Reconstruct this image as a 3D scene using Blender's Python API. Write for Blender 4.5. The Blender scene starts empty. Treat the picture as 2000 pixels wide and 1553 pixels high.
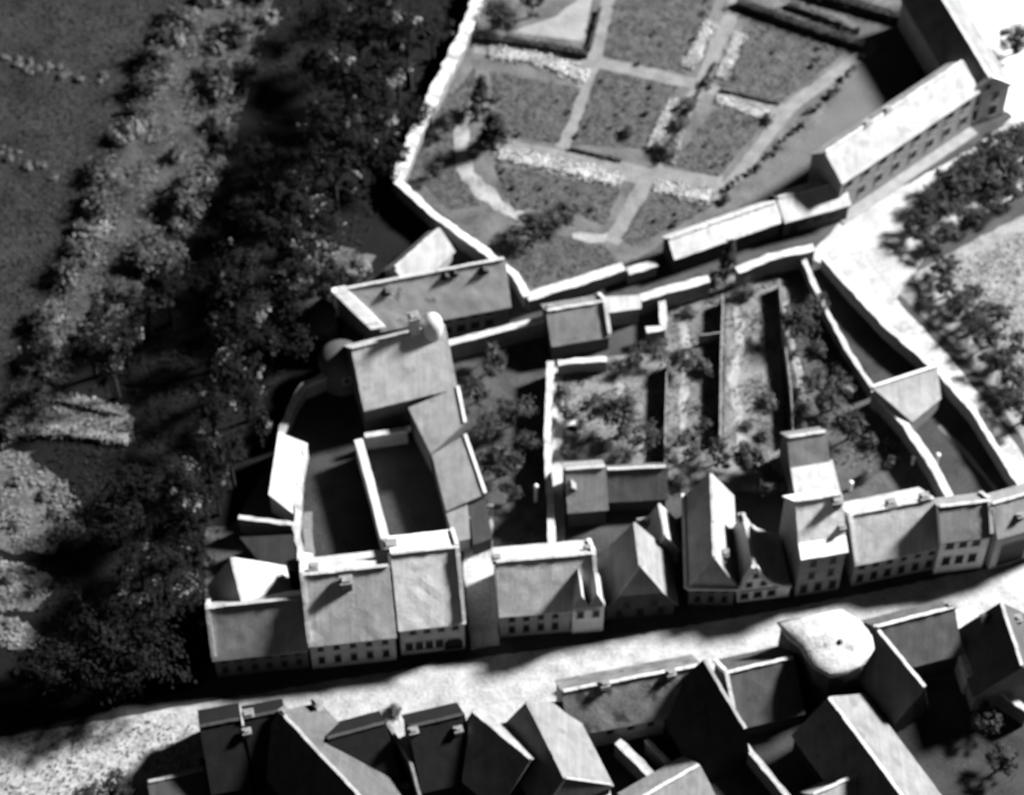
import bpy, bmesh, math, random
from mathutils import Vector
random.seed(7)
R = math.radians
sc = bpy.context.scene
COL = sc.collection

# ------------------------------------------------------------------ camera
TH = R(57.0); DIST = 300.0; WID = 2000.0 / 18.0
CAMP = Vector((0, -DIST * math.cos(TH), DIST * math.sin(TH)))
FWD = Vector((0, math.cos(TH), -math.sin(TH)))
UPV = Vector((0, math.sin(TH), math.cos(TH)))
cam = bpy.data.cameras.new('camera')
cam.sensor_width = 36.0
cam.lens = 36.0 * DIST / WID
cam.clip_end = 2000
cam.clip_start = 1
cam.dof.use_dof = True
cam.dof.focus_distance = 200
cam.dof.aperture_fstop = 0.112
camo = bpy.data.objects.new('camera', cam)
COL.objects.link(camo)
camo.location = CAMP
camo.rotation_euler = (R(90) - TH, 0, 0)
sc.camera = camo

# ------------------------------------------------------------------ light: one big studio lamp to the upper right, dim room
world = bpy.data.worlds.new('World')
sc.world = world
world.use_nodes = True
world.node_tree.nodes['Background'].inputs[0].default_value = (1, 1, 1, 1)
world.node_tree.nodes['Background'].inputs[1].default_value = 0.024
AZ, EL, LD = R(24.5), R(36), 600.0
LDIR = Vector((math.cos(EL) * math.cos(AZ), math.cos(EL) * math.sin(AZ), math.sin(EL)))
ld = bpy.data.lights.new('studio_lamp', 'AREA')
ld.shape = 'DISK'
ld.size = 76.0
ld.energy = 15.0 * math.pi * LD * LD
lo = bpy.data.objects.new('studio_lamp', ld)
COL.objects.link(lo)
lo.location = LDIR * LD
lo.rotation_euler = (-LDIR).to_track_quat('-Z', 'Y').to_euler()
vs = sc.view_settings
vs.view_transform = 'Standard'
vs.look = 'None'
vs.exposure = 0.0
vs.gamma = 1.0
vs.use_curve_mapping = False
sc.cycles.max_bounces = 4
sc.cycles.diffuse_bounces = 1

# ------------------------------------------------------------------ helpers
def P(px, py, z=0.0):
    """point of the place at height z seen at a pixel of the 2000 px photograph"""
    d = FWD * DIST + Vector((1, 0, 0)) * ((px - 1000) / 2000 * WID) + UPV * (-(py - 776.5) / 2000 * WID)
    t = (z - CAMP.z) / d.z
    return CAMP + d * t

MATS = {}
def mat(name, v, var=0.18, scale=1.2, bump=0.25, bscale=6.0, rough=0.92, spots=None, fine=0.5, streak=0.0):
    """neutral grey procedural surface: two octaves of mottling, relief, optional spots"""
    if name in MATS:
        return MATS[name]
    m = bpy.data.materials.new(name)
    m.use_nodes = True
    nt = m.node_tree
    b = nt.nodes['Principled BSDF']
    b.inputs['Roughness'].default_value = rough
    b.inputs['Specular IOR Level'].default_value = 0.12
    tc = nt.nodes.new('ShaderNodeTexCoord')
    n1 = nt.nodes.new('ShaderNodeTexNoise'); n1.inputs['Scale'].default_value = scale; n1.inputs['Detail'].default_value = 5
    n2 = nt.nodes.new('ShaderNodeTexNoise'); n2.inputs['Scale'].default_value = bscale; n2.inputs['Detail'].default_value = 4
    nt.links.new(tc.outputs['Object'], n1.inputs['Vector'])
    nt.links.new(tc.outputs['Object'], n2.inputs['Vector'])
    mx = nt.nodes.new('ShaderNodeMath'); mx.operation = 'MULTIPLY_ADD'
    nt.links.new(n2.outputs['Fac'], mx.inputs[0]); mx.inputs[1].default_value = fine
    nt.links.new(n1.outputs['Fac'], mx.inputs[2])
    rp = nt.nodes.new('ShaderNodeValToRGB')
    lo_, hi_ = max(0.0, v * (1 - var)), min(0.95, v * (1 + var))
    c = 0.5 + 0.5 * fine
    rp.color_ramp.elements[0].position = c - 0.26
    rp.color_ramp.elements[0].color = (lo_, lo_, lo_, 1)
    rp.color_ramp.elements[1].position = min(1.0, c + 0.26)
    rp.color_ramp.elements[1].color = (hi_, hi_, hi_, 1)
    nt.links.new(mx.outputs[0], rp.inputs['Fac'])
    out = rp.outputs['Color']
    if streak:
        mp = nt.nodes.new('ShaderNodeMapping'); mp.inputs['Scale'].default_value = (2.6, 0.22, 0.22)
        nt.links.new(tc.outputs['Object'], mp.inputs['Vector'])
        n4 = nt.nodes.new('ShaderNodeTexNoise'); n4.inputs['Scale'].default_value = 1.0; n4.inputs['Detail'].default_value = 4
        nt.links.new(mp.outputs[0], n4.inputs['Vector'])
        r4 = nt.nodes.new('ShaderNodeValToRGB')
        r4.color_ramp.elements[0].position = 0.3; r4.color_ramp.elements[0].color = (1 - streak, 1 - streak, 1 - streak, 1)
        r4.color_ramp.elements[1].position = 0.62; r4.color_ramp.elements[1].color = (1, 1, 1, 1)
        nt.links.new(n4.outputs['Fac'], r4.inputs['Fac'])
        m4 = nt.nodes.new('ShaderNodeMix'); m4.data_type = 'RGBA'; m4.blend_type = 'MULTIPLY'; m4.inputs[0].default_value = 1.0
        nt.links.new(out, m4.inputs[6]); nt.links.new(r4.outputs['Color'], m4.inputs[7])
        out = m4.outputs[2]
    if spots:
        sv, sscale, thr = spots
        n3 = nt.nodes.new('ShaderNodeTexNoise'); n3.inputs['Scale'].default_value = sscale; n3.inputs['Detail'].default_value = 3
        nt.links.new(tc.outputs['Object'], n3.inputs['Vector'])
        r3 = nt.nodes.new('ShaderNodeValToRGB')
        r3.color_ramp.elements[0].position = thr
        r3.color_ramp.elements[1].position = thr + 0.07
        nt.links.new(n3.outputs['Fac'], r3.inputs['Fac'])
        mm = nt.nodes.new('ShaderNodeMix'); mm.data_type = 'RGBA'
        nt.links.new(r3.outputs['Color'], mm.inputs[0])
        nt.links.new(out, mm.inputs[6])
        mm.inputs[7].default_value = (sv, sv, sv, 1)
        out = mm.outputs[2]
    nt.links.new(out, b.inputs['Base Color'])
    bp = nt.nodes.new('ShaderNodeBump'); bp.inputs['Strength'].default_value = bump; bp.inputs['Distance'].default_value = 0.15
    nt.links.new(n2.outputs['Fac'], bp.inputs['Height'])
    nt.links.new(bp.outputs['Normal'], b.inputs['Normal'])
    MATS[name] = m
    return m

def roof(v):
    return mat('roof_tiles_%03d' % round(v * 1000), v, 0.22, 0.7, 0.4, 7.0, streak=0.2, spots=(v * .72, .45, .6))
def plaster(v):
    return mat('plaster_%03d' % round(v * 1000), v, 0.2, 0.9, 0.15, 5.0)
def stone(v):
    return mat('stone_%03d' % round(v * 1000), v, 0.28, 1.6, 0.5, 5.0)
def leafm(v):
    return mat('foliage_%03d' % round(v * 1000), v, 0.5, 0.5, 0.1, 3.0)
def soil(v, var=0.3, scale=0.35, spots=None, bump=0.5):
    return mat('ground_%03d_%s' % (round(v * 1000), '%d_%d_%s' % (round(var * 100), round(scale * 100), 's' if spots else 'n')), v, var, scale, bump, 3.2, spots=spots, fine=0.7)
PANE = mat('dark_window_pane', 0.012, 0.3, 2, 0.0, rough=0.5)
LEAD = plaster(0.30)

class MB:
    def __init__(s):
        s.v = []; s.f = []
    def add(s, vs_, fs_):
        o = len(s.v)
        s.v += [Vector(a) for a in vs_]
        s.f += [[o + i for i in f] for f in fs_]
    def box(s, c, ux, uy, uz):
        """centre and three half-axis vectors"""
        c = Vector(c); pts = []
        for k in (-1, 1):
            for j in (-1, 1):
                for i in (-1, 1):
                    pts.append(c + ux * i + uy * j + uz * k)
        s.add(pts, [(0, 2, 3, 1), (4, 5, 7, 6), (0, 1, 5, 4), (2, 6, 7, 3), (0, 4, 6, 2), (1, 3, 7, 5)])
    def grid(s, a, b, c, d, n, m, th, jit=0.0, rnd=random):
        """slab over the quad a,b,c,d (a-b one edge, d-c the opposite), uneven surface"""
        top = []; bot = []
        for j in range(m + 1):
            for i in range(n + 1):
                fu, fv = i / n, j / m
                p = (a * (1 - fu) + b * fu) * (1 - fv) + (d * (1 - fu) + c * fu) * fv
                q = p + Vector((rnd.uniform(-jit, jit), rnd.uniform(-jit, jit), rnd.uniform(-jit, jit)))
                top.append(q); bot.append(q - Vector((0, 0, th)))
        N = n + 1; T = len(top)
        fs_ = []
        for j in range(m):
            for i in range(n):
                k = j * N + i
                fs_.append((k, k + 1, k + 1 + N, k + N))
                fs_.append((T + k, T + k + N, T + k + 1 + N, T + k + 1))
        ring = [i for i in range(N)] + [j * N + n for j in range(1, m + 1)] + [m * N + i for i in range(n - 1, -1, -1)] + [j * N for j in range(m - 1, 0, -1)]
        for q in range(len(ring)):
            a_, b_ = ring[q], ring[(q + 1) % len(ring)]
            fs_.append((a_, T + a_, T + b_, b_))
        s.add(top + bot, fs_)
    def slab(s, pts, th):
        n = len(pts)
        s.add(list(pts) + [Vector(p) - Vector((0, 0, th)) for p in pts],
              [tuple(range(n)), tuple(range(2 * n - 1, n - 1, -1))] + [(i, n + i, n + (i + 1) % n, (i + 1) % n) for i in range(n)])
    def prism(s, poly, z0, ztop):
        """vertical prism; ztop is a number or a list"""
        n = len(poly)
        zt = ztop if isinstance(ztop, (list, tuple)) else [ztop] * n
        s.add([Vector((p[0], p[1], z0)) for p in poly] + [Vector((p[0], p[1], z)) for p, z in zip(poly, zt)],
              [tuple(range(n - 1, -1, -1)), tuple(range(n, 2 * n))] + [(i, (i + 1) % n, n + (i + 1) % n, n + i) for i in range(n)])
    def lathe(s, c, prof, seg=20, jit=0.0, closed=True):
        o = []
        for r, z in prof:
            for k in range(seg):
                a = 2 * math.pi * k / seg
                rr = r * (1 + random.uniform(-jit, jit))
                o.append(Vector((c[0] + rr * math.cos(a), c[1] + rr * math.sin(a), z)))
        fs_ = []
        for j in range(len(prof) - 1):
            for k in range(seg):
                k2 = (k + 1) % seg
                fs_.append((j * seg + k, j * seg + k2, (j + 1) * seg + k2, (j + 1) * seg + k))
        if closed:
            fs_.append(tuple(range(seg - 1, -1, -1)))
            fs_.append(tuple((len(prof) - 1) * seg + k for k in range(seg)))
        s.add(o, fs_)
    def build(s, name, m, parent=None, org=None, smooth=False):
        org = Vector(org) if org is not None else (parent['_org'] if parent is not None and '_org' in parent else Vector((0, 0, 0)))
        org = Vector(org)
        me = bpy.data.meshes.new(name)
        me.from_pydata([tuple(p - org) for p in s.v], [], s.f)
        bm = bmesh.new(); bm.from_mesh(me)
        bmesh.ops.recalc_face_normals(bm, faces=bm.faces)
        bm.to_mesh(me); bm.free()
        if smooth:
            me.polygons.foreach_set('use_smooth', [True] * len(me.polygons))
        me.materials.append(m)
        o = bpy.data.objects.new(name, me)
        COL.objects.link(o)
        if parent is not None:
            o.parent = parent
        else:
            o.location = org
        return o

def tag(o, label, cat, group=None):
    o['label'] = label; o['category'] = cat
    if group:
        o['group'] = group
    return o
def empty(name, loc):
    o = bpy.data.objects.new(name, None)
    COL.objects.link(o)
    o.location = loc
    o.empty_display_size = 0.5
    o['_org'] = [loc[0], loc[1], loc[2]]
    return o
Z = Vector((0, 0, 1))
def clean():
    for o in bpy.data.objects:
        if '_org' in o:
            del o['_org']

WIN = {}
def window(parent, pos, ang, w, h, frame=None, name='window', arch=False, fr=0.10):
    """dark pane with a proud surround; local x along the wall, -y outwards"""
    key = (round(w, 2), round(h, 2), arch, name, frame.name if frame else '')
    if key not in WIN:
        b = MB()
        if arch:
            pts = [(-w / 2, 0), (w / 2, 0)] + [(w / 2 * math.cos(a), h - w / 2 + w / 2 * math.sin(a)) for a in [R(x) for x in (0, 30, 60, 90, 120, 150, 180)]]
            n = len(pts)
            b.add([(x, -0.035, z) for x, z in pts] + [(x, 0.05, z) for x, z in pts],
                  [tuple(range(n)), tuple(range(2 * n - 1, n - 1, -1))] + [(i, n + i, n + (i + 1) % n, (i + 1) % n) for i in range(n)])
        else:
            b.box((0, 0.007, h / 2), Vector((w / 2, 0, 0)), Vector((0, 0.043, 0)), Vector((0, 0, h / 2)))
        me1 = b.build(name, PANE)
        f = MB()
        t, pr = fr / 2, 0.055
        for sx in (-1, 1):
            f.box((sx * (w / 2 + t), -0.005, h / 2), Vector((t, 0, 0)), Vector((0, pr, 0)), Vector((0, 0, h / 2 + 0.0)))
        f.box((0, -0.02, -t), Vector((w / 2 + 2.4 * t, 0, 0)), Vector((0, pr + 0.03, 0)), Vector((0, 0, t)))
        f.box((0, -0.005, h + t), Vector((w / 2 + 2 * t, 0, 0)), Vector((0, pr, 0)), Vector((0, 0, t)))
        me2 = f.build('frame', frame or LEAD)
        WIN[key] = (me1.data, me2.data)
        bpy.data.objects.remove(me1); bpy.data.objects.remove(me2)
    d1, d2 = WIN[key]
    o = bpy.data.objects.new(name, d1); COL.objects.link(o)
    o.parent = parent
    org = Vector(parent['_org'])
    o.location = Vector(pos) - org
    o.rotation_euler = (0, 0, ang)
    f = bpy.data.objects.new('window_frame' if name == 'window' else 'door_frame', d2); COL.objects.link(f)
    f.parent = o
    return o

CHIM = plaster(0.34)
def chimney(parent, x, y, z0, z1, sx, sy, ang, m=None):
    ux = Vector((math.cos(ang), math.sin(ang), 0)); uy = Vector((-ux.y, ux.x, 0))
    b = MB(); b.box((x, y, (z0 + z1) / 2), ux * sx / 2, uy * sy / 2, Z * (z1 - z0) / 2)
    c = b.build('chimney', m or CHIM, parent)
    t = MB(); t.box((x, y, z1 + 0.08), ux * (sx / 2 + 0.1), uy * (sy / 2 + 0.1), Z * 0.08)
    t.box((x, y, z1 + 0.25), ux * (sx / 2 - 0.12), uy * (sy / 2 - 0.12), Z * 0.09)
    k = t.build('chimney_cap', stone(0.2), c, org=parent['_org'])
    return c

def house(name, label, cat, r0, r1, zr, ze, bL, bR, rf=0.28, wl=0.35, hip0=None, hip1=None, profL=None, profR=None,
          wins=(), chims=(), dorm=(), verge=(0, 0), ridge=0.4, ov=0.35, gov=0.15, gutter=(), seed=0, jit=0.02, group=None, vv=0.5, vw=0.36, skew=0.0):
    """ridge given by two pixels at height zr; L and R are the sides left and right of the ridge direction"""
    rnd = random.Random(seed + int(r0[0]))
    a = P(r0[0], r0[1], zr); b = P(r1[0], r1[1], zr)
    u = (b - a); u.z = 0; L = u.length; u.normalize()
    nR = Vector((u.y, -u.x, 0)); nL = -nR
    a2 = Vector((a.x, a.y, 0))
    h0 = hip0 or (0, 0); h1 = hip1 or (0, 0)
    t0, t1 = -h0[0], L + h1[0]
    mid = a2 + u * (L / 2)
    root = empty(name, (mid.x, mid.y, 0))
    tag(root, label, cat, group)
    pr = {'L': profL or [(0, zr), (bL, ze)], 'R': profR or [(0, zr), (bR, ze)]}
    bl, br = pr['L'][-1][0], pr['R'][-1][0]
    zl, zrr = pr['L'][-1][1], pr['R'][-1][1]
    def pt(t, s, z):           # s > 0 to the right
        return Vector((a2.x, a2.y, 0)) + u * (t + (skew * s * (1 - t / L) if s > 0 else 0)) + nR * s + Z * z
    def zat(s):                # roof height at offset s
        q = pr['R'] if s > 0 else pr['L']
        s = abs(s)
        for (o0, z0), (o1, z1) in zip(q, q[1:]):
            if s <= o1 + 1e-6:
                return z0 + (z1 - z0) * (s - o0) / max(1e-6, o1 - o0)
        return q[-1][1]
    # walls with their gable tops
    w = MB(); rec = 0.20
    ws = [(-bl, zl)] + [(-o, z) for o, z in reversed(pr['L'][1:-1])] + [(0, zr)] + [(o, z) for o, z in pr['R'][1:-1]] + [(br, zrr)]
    def ring(t, h):
        if h[0] == 0:
            return ws
        fz = zr - h[1] * (zr - zl)
        return [(-bl, zl)] + [(-bl * h[1] * 0.999, fz)] + [(0, fz)] + [(br * h[1] * 0.999, fz)] + [(br, zrr)]
    n = MB
    for t, h in ((t0, h0), (t1, h1)):
        rg = ring(t, h)
        pts = [pt(t, -bl, -0.1)] + [pt(t, s, z - rec) for s, z in rg] + [pt(t, br, -0.1)]
        w.add(pts, [tuple(range(len(pts)))])
    w.add([pt(t0, -bl, -0.1), pt(t1, -bl, -0.1), pt(t1, -bl, zl - rec), pt(t0, -bl, zl - rec)], [(0, 1, 2, 3)])
    w.add([pt(t0, br, -0.1), pt(t1, br, -0.1), pt(t1, br, zrr - rec), pt(t0, br, zrr - rec)], [(0, 1, 2, 3)])
    wmat = plaster(wl) if not isinstance(wl, bpy.types.Material) else wl
    w.build('wall', wmat, root)
    # roof
    rb = MB()
    mrf = roof(rf) if not isinstance(rf, bpy.types.Material) else rf
    th = 0.16
    e0 = t0 - (gov if h0[0] == 0 else ov * 0.6); e1 = t1 + (gov if h1[0] == 0 else ov * 0.6)
    for side, sg in (('L', -1), ('R', 1)):
        q = pr[side]
        if h0[0] == 0 and h1[0] == 0:
            for i, ((o0, z0), (o1, z1)) in enumerate(zip(q, q[1:])):
                if i == len(q) - 2:
                    sl = (z1 - z0) / (o1 - o0); o1 += ov; z1 += sl * ov
                nn = max(2, int((e1 - e0) / 1.1)); mm = max(1, int(math.hypot(o1 - o0, z1 - z0) / 1.1))
                rb.grid(pt(e0, sg * o0, z0), pt(e1, sg * o0, z0), pt(e1, sg * o1, z1), pt(e0, sg * o1, z1), nn, mm, th, jit, rnd)
        else:
            B = q[-1][0]; zb = q[-1][1]; sl = (zr - zb) / B
            Bo = B + ov; zo = zb - sl * ov
            poly = [pt(0 if h0[0] else e0, 0, zr), pt(L if h1[0] else e1, 0, zr)]
            if h1[0] and h1[1] < 0.98:
                poly.append(pt(e1, sg * B * h1[1], zr - sl * B * h1[1]))
            poly += [pt(e1, sg * Bo, zo), pt(e0, sg * Bo, zo)]
            if h0[0] and h0[1] < 0.98:
                poly.append(pt(e0, sg * B * h0[1], zr - sl * B * h0[1]))
            rb.slab(poly, th)
    for h, tr, te in ((h0, 0, e0), (h1, L, e1)):
        if h[0]:
            fr = min(1.0, h[1])
            if fr >= 0.98:
                x1, z1 = bl + ov, zl - (zr - zl) / bl * ov
                x2, z2 = br + ov, zrr - (zr - zrr) / br * ov
            else:
                x1, z1 = bl * fr, zr - (zr - zl) * fr
                x2, z2 = br * fr, zr - (zr - zrr) * fr
            rb.slab([pt(tr, 0, zr), pt(te, -x1, z1), pt(te, x2, z2)], th)
    ro = rb.build('roof', mrf, root)
    # ridge cap
    if ridge:
        c = MB(); k = max(2, int(L / 0.8))
        for i in range(k):
            q0, q1 = (L * i / k, L * (i + 1) / k)
            dz = rnd.uniform(-0.03, 0.05)
            c.box(pt((q0 + q1) / 2, rnd.uniform(-.03, .03), zr + 0.03 + dz), u * (q1 - q0) / 2 * 1.01, nR * 0.17, Z * 0.09)
        for h, tr, te in ((h0, 0, t0), (h1, L, t1)):
            if h[0]:
                for sg, B, zb in ((-1, bl, zl), (1, br, zrr)):
                    p0 = pt(tr, 0, zr + 0.04); p1 = pt(te, sg * B * h[1], zr - (zr - zb) * h[1] + 0.04)
                    d = (p1 - p0) / 2; dn = d.normalized(); sd = dn.cross(Z).normalized()
                    c.box((p0 + p1) / 2, d, sd * 0.12, dn.cross(sd) * 0.07)
        c.build('ridge_cap', roof(ridge), ro, org=root['_org'])
    # pale verges along gable ends
    for e, t in ((0, t0), (1, t1)):
        if verge[e]:
            m_ = MB()
            for side, sg in (('L', -1), ('R', 1)):
                q = pr[side]
                for (o0, z0), (o1, z1) in zip(q, q[1:]):
                    k = max(2, int(math.hypot(o1 - o0, z1 - z0) / 0.7))
                    for i in range(k):
                        f0, f1 = i / k, (i + 1) / k
                        p0 = pt(t, sg * (o0 + (o1 - o0) * f0), z0 + (z1 - z0) * f0)
                        p1 = pt(t, sg * (o0 + (o1 - o0) * f1), z0 + (z1 - z0) * f1)
                        d = (p1 - p0) / 2
                        nn = d.normalized().cross(u).normalized()
                        if nn.z < 0:
                            nn = -nn
                        m_.box((p0 + p1) / 2 + nn * rnd.uniform(0.06, 0.14), d * 1.02, u * (vw / 2 + rnd.uniform(0, .04)), nn * 0.2)
            m_.build('verge', plaster(vv), ro, org=root['_org'])
    for side in gutter:
        sg = 1 if side == 'R' else -1
        if side in 'LR':
            B, zb = (br, zrr) if side == 'R' else (bl, zl)
            p0, p1 = pt(e0, sg * (B + ov + .1), zb - .25), pt(e1, sg * (B + ov + .1), zb - .25)
        else:
            te = e1 + .1 if side == '1' else e0 - .1
            p0, p1 = pt(te, -bl - ov, zl - .25), pt(te, br + ov, zrr - .25)
        d = (p1 - p0) / 2; sd = d.normalized().cross(Z)
        g = MB(); g.box((p0 + p1) / 2, d, sd * 0.16, Z * 0.12)
        g.build('gutter', plaster(0.55), root)
    ang = math.atan2(u.y, u.x)
    for wd in wins:
        side, z, nwin, ww, hh, f0, f1 = wd[:7]
        kw = wd[7] if len(wd) > 7 else {}
        for i in range(nwin):
            f = f0 + (f1 - f0) * (i / (nwin - 1) if nwin > 1 else 0.5)
            if side == 'R':
                pos = pt(t0 + (t1 - t0) * f, br, z); an = ang
            elif side == 'L':
                pos = pt(t0 + (t1 - t0) * f, -bl, z); an = ang + math.pi
            elif side == '1':
                pos = pt(t1, br + (-bl - br) * f, z); an = ang + math.pi / 2
            else:
                pos = pt(t0, -bl + (bl + br) * f, z); an = ang - math.pi / 2
            window(root, pos, an, ww, hh, frame=wmat, **kw)
    for ch in chims:
        t, s, up, sz = ch[:4]
        m_ = ch[4] if len(ch) > 4 else None
        p = pt(t * L, s, 0); zz = zat(s)
        chimney(root, p.x, p.y, zz - 0.5, zz + up * .42, sz, sz * 0.8, ang, m_)
    for dm in dorm:
        t, side, off, dw, dh = dm[:5]
        sg = 1 if side == 'R' else -1
        n_ = nR * sg
        zb = zat(sg * off)
        base = pt(t * L, sg * off, zb)
        q = pr[side]
        sl = (q[0][1] - q[-1][1]) / q[-1][0]
        dep = (dh + dw * 0.4) / sl
        b_ = MB()
        f_ = [(-dw / 2, -0.1), (dw / 2, -0.1), (dw / 2, dh), (0, dh + dw * 0.4), (-dw / 2, dh)]
        b_.add([base + u * x + Z * z for x, z in f_] + [base - n_ * dep + u * x + Z * z for x, z in f_],
               [(0, 1, 2, 3, 4), (9, 8, 7, 6, 5)] + [(i, 5 + i, 5 + (i + 1) % 5, (i + 1) % 5) for i in range(5)])
        do = b_.build('dormer', dm[5] if len(dm) > 5 else plaster(0.06), root)
        r_ = MB()
        for k in (-1, 1):
            r_.slab([base + n_ * .12 + Z * (dh + dw * .4 + .05), base + n_ * .12 + u * k * (dw / 2 + .12) + Z * (dh - 0.05),
                     base - n_ * dep + u * k * (dw / 2 + .12) + Z * (dh - 0.05), base - n_ * dep + Z * (dh + dw * .4 + .05)], .08)
        r_.build('dormer_roof', roof(.05) if len(dm) > 5 else mrf, do, org=root['_org'])
    root['_pt'] = 0
    del root['_pt']
    return root, pt, u, nR

def mono(name, label, cat, pts, rf=0.3, wl=0.3, edge=None, group=None, ov=0.15, th=0.15):
    """building under one plane of roof; pts are (px, py, z) of the roof corners, walls drop to the ground"""
    q = [P(*p) for p in pts]
    c = sum(q, Vector()) / len(q)
    root = empty(name, (c.x, c.y, 0))
    tag(root, label, cat, group)
    w = MB()
    w.prism([(p.x, p.y) for p in q], -0.1, [p.z - th - 0.02 for p in q])
    w.build('wall', plaster(wl), root)
    r = MB()
    qo = [p + (p - c).normalized() * ov for p in q]
    if len(qo) == 4:
        n = max(2, int((qo[1] - qo[0]).length / 1.2)); m = max(2, int((qo[2] - qo[1]).length / 1.2))
        r.grid(qo[0], qo[1], qo[2], qo[3], n, m, th, 0.015)
    else:
        r.slab(qo, th)
    ro = r.build('roof', roof(rf) if not isinstance(rf, bpy.types.Material) else rf, root)
    if edge:
        e = MB()
        for i in edge:
            p0, p1 = qo[i], qo[(i + 1) % len(qo)]
            d = (p1 - p0) / 2; dn = d.normalized(); sd = dn.cross(Z).normalized()
            e.box((p0 + p1) / 2 + Z * .08, d, sd * .17, dn.cross(sd) * .14)
        e.build('roof_edge', plaster(0.5), ro, org=root['_org'])
    return root

def wall_run(name, label, cat, pts, h, th, m, cop=None, jit=0.06, step=0.9, copw=0.12, group=None, ch=0.16):
    """wall along a line of pixels taken at its top; body and coping uneven by hand"""
    q = [P(p[0], p[1], h) for p in pts]
    c = sum(q, Vector()) / len(q)
    root = empty(name, (c.x, c.y, 0)); tag(root, label, cat, group)
    b = MB(); k = MB()
    # resample
    line = [q[0]]
    for a_, b_ in zip(q, q[1:]):
        n = max(1, int((b_ - a_).length / step))
        for i in range(1, n + 1):
            line.append(a_.lerp(b_, i / n))
    nrm = []
    for i in range(len(line)):
        d = (line[min(i + 1, len(line) - 1)] - line[max(i - 1, 0)]); d.z = 0; d.normalize()
        nrm.append(Vector((-d.y, d.x, 0)))
    def strip(mb, w, z0, z1, j):
        V = []
        for p, n_ in zip(line, nrm):
            wl_, wr_ = w + random.uniform(-j, j), w + random.uniform(-j, j)
            zt = z1 + random.uniform(-j, j) * 0.8
            V += [Vector((p.x, p.y, z0)) + n_ * wl_, Vector((p.x, p.y, z0)) - n_ * wr_, Vector((p.x, p.y, zt)) - n_ * wr_, Vector((p.x, p.y, zt + random.uniform(-j, j) * .5)) + n_ * wl_]
        F = []
        for i in range(len(line) - 1):
            o = i * 4
            for e in range(4):
                F.append((o + e, o + (e + 1) % 4, o + 4 + (e + 1) % 4, o + 4 + e))
        F.append((3, 2, 1, 0)); o = (len(line) - 1) * 4; F.append((o, o + 1, o + 2, o + 3))
        mb.add(V, F)
    strip(b, th / 2, -0.1, h - (ch if cop else 0), jit * 0.4)
    body = b.build('masonry' if cop else 'wall_body', m, root)
    if cop:
        strip(k, th / 2 + copw, h - ch - 0.03, h, jit)
        k.build('coping', cop, root)
    return root

def inside(poly, x, y):
    c = False; j = len(poly) - 1
    for i in range(len(poly)):
        xi, yi = poly[i]; xj, yj = poly[j]
        if (yi > y) != (yj > y) and x < (xj - xi) * (y - yi) / (yj - yi) + xi:
            c = not c
        j = i
    return c

def patch(name, poly, z, m, rag=0.12, step=0.8):
    """flat sheet of ground with a ragged outline"""
    q = [P(p[0], p[1], z) for p in poly]
    out = []
    for a_, b_ in zip(q, q[1:] + q[:1]):
        n = max(1, int((b_ - a_).length / step))
        for i in range(n):
            p = a_.lerp(b_, i / n)
            if i:
                p = p + Vector((random.uniform(-rag, rag), random.uniform(-rag, rag), 0))
            out.append(p)
    bm = bmesh.new()
    f = bm.faces.new([bm.verts.new(p) for p in out])
    if f.normal.z < 0:
        f.normal_flip()
    bmesh.ops.triangulate(bm, faces=bm.faces[:])
    me = bpy.data.meshes.new(name); bm.to_mesh(me); bm.free()
    for p in me.polygons:
        if p.normal.z < 0:
            p.flip()
    me.materials.append(m)
    o = bpy.data.objects.new(name, me); COL.objects.link(o)
    o['kind'] = 'structure'
    return o

def path(name, pts, w, z, m, rag=0.15):
    q = [P(p[0], p[1], z) for p in pts]
    line = [q[0]]
    for a_, b_ in zip(q, q[1:]):
        n = max(1, int((b_ - a_).length / 1.0))
        line += [a_.lerp(b_, i / n) for i in range(1, n + 1)]
    b = MB(); V = []; F = []
    for i, p in enumerate(line):
        d = (line[min(i + 1, len(line) - 1)] - line[max(i - 1, 0)]).normalized()
        n_ = Vector((-d.y, d.x, 0))
        V += [p + n_ * (w / 2 + random.uniform(-rag, rag)), p - n_ * (w / 2 + random.uniform(-rag, rag))]
        if i:
            o = 2 * i
            F.append((o - 2, o - 1, o + 1, o))
    b.add(V, F)
    o = b.build(name, m)
    for p in o.data.polygons:
        if p.normal.z < 0:
            p.flip()
    o['kind'] = 'structure'
    return o

def leaf_quad(b, c, s, nrm=None, rnd=random):
    n_ = Vector((rnd.gauss(0, 1), rnd.gauss(0, 1), rnd.gauss(0.5, 1))) if nrm is None else nrm + Vector((rnd.gauss(0, .35), rnd.gauss(0, .35), rnd.gauss(0, .35)))
    if n_.length < 1e-3:
        n_ = Z.copy()
    n_.normalize()
    t = n_.orthogonal().normalized()
    w = n_.cross(t)
    a = rnd.uniform(0, 6.28)
    t, w = t * math.cos(a) + w * math.sin(a), w * math.cos(a) - t * math.sin(a)
    s1, s2 = s * rnd.uniform(.6, 1.2), s * rnd.uniform(.35, .8)
    o = len(b.v)
    b.v += [c - t * s1, c + w * s2, c + t * s1, c - w * s2]
    b.f.append([o, o + 1, o + 2, o + 3])

def mesh_only(b, name, m):
    me = bpy.data.meshes.new(name)
    me.from_pydata([tuple(p) for p in b.v], [], b.f)
    me.materials.append(m)
    return me

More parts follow.
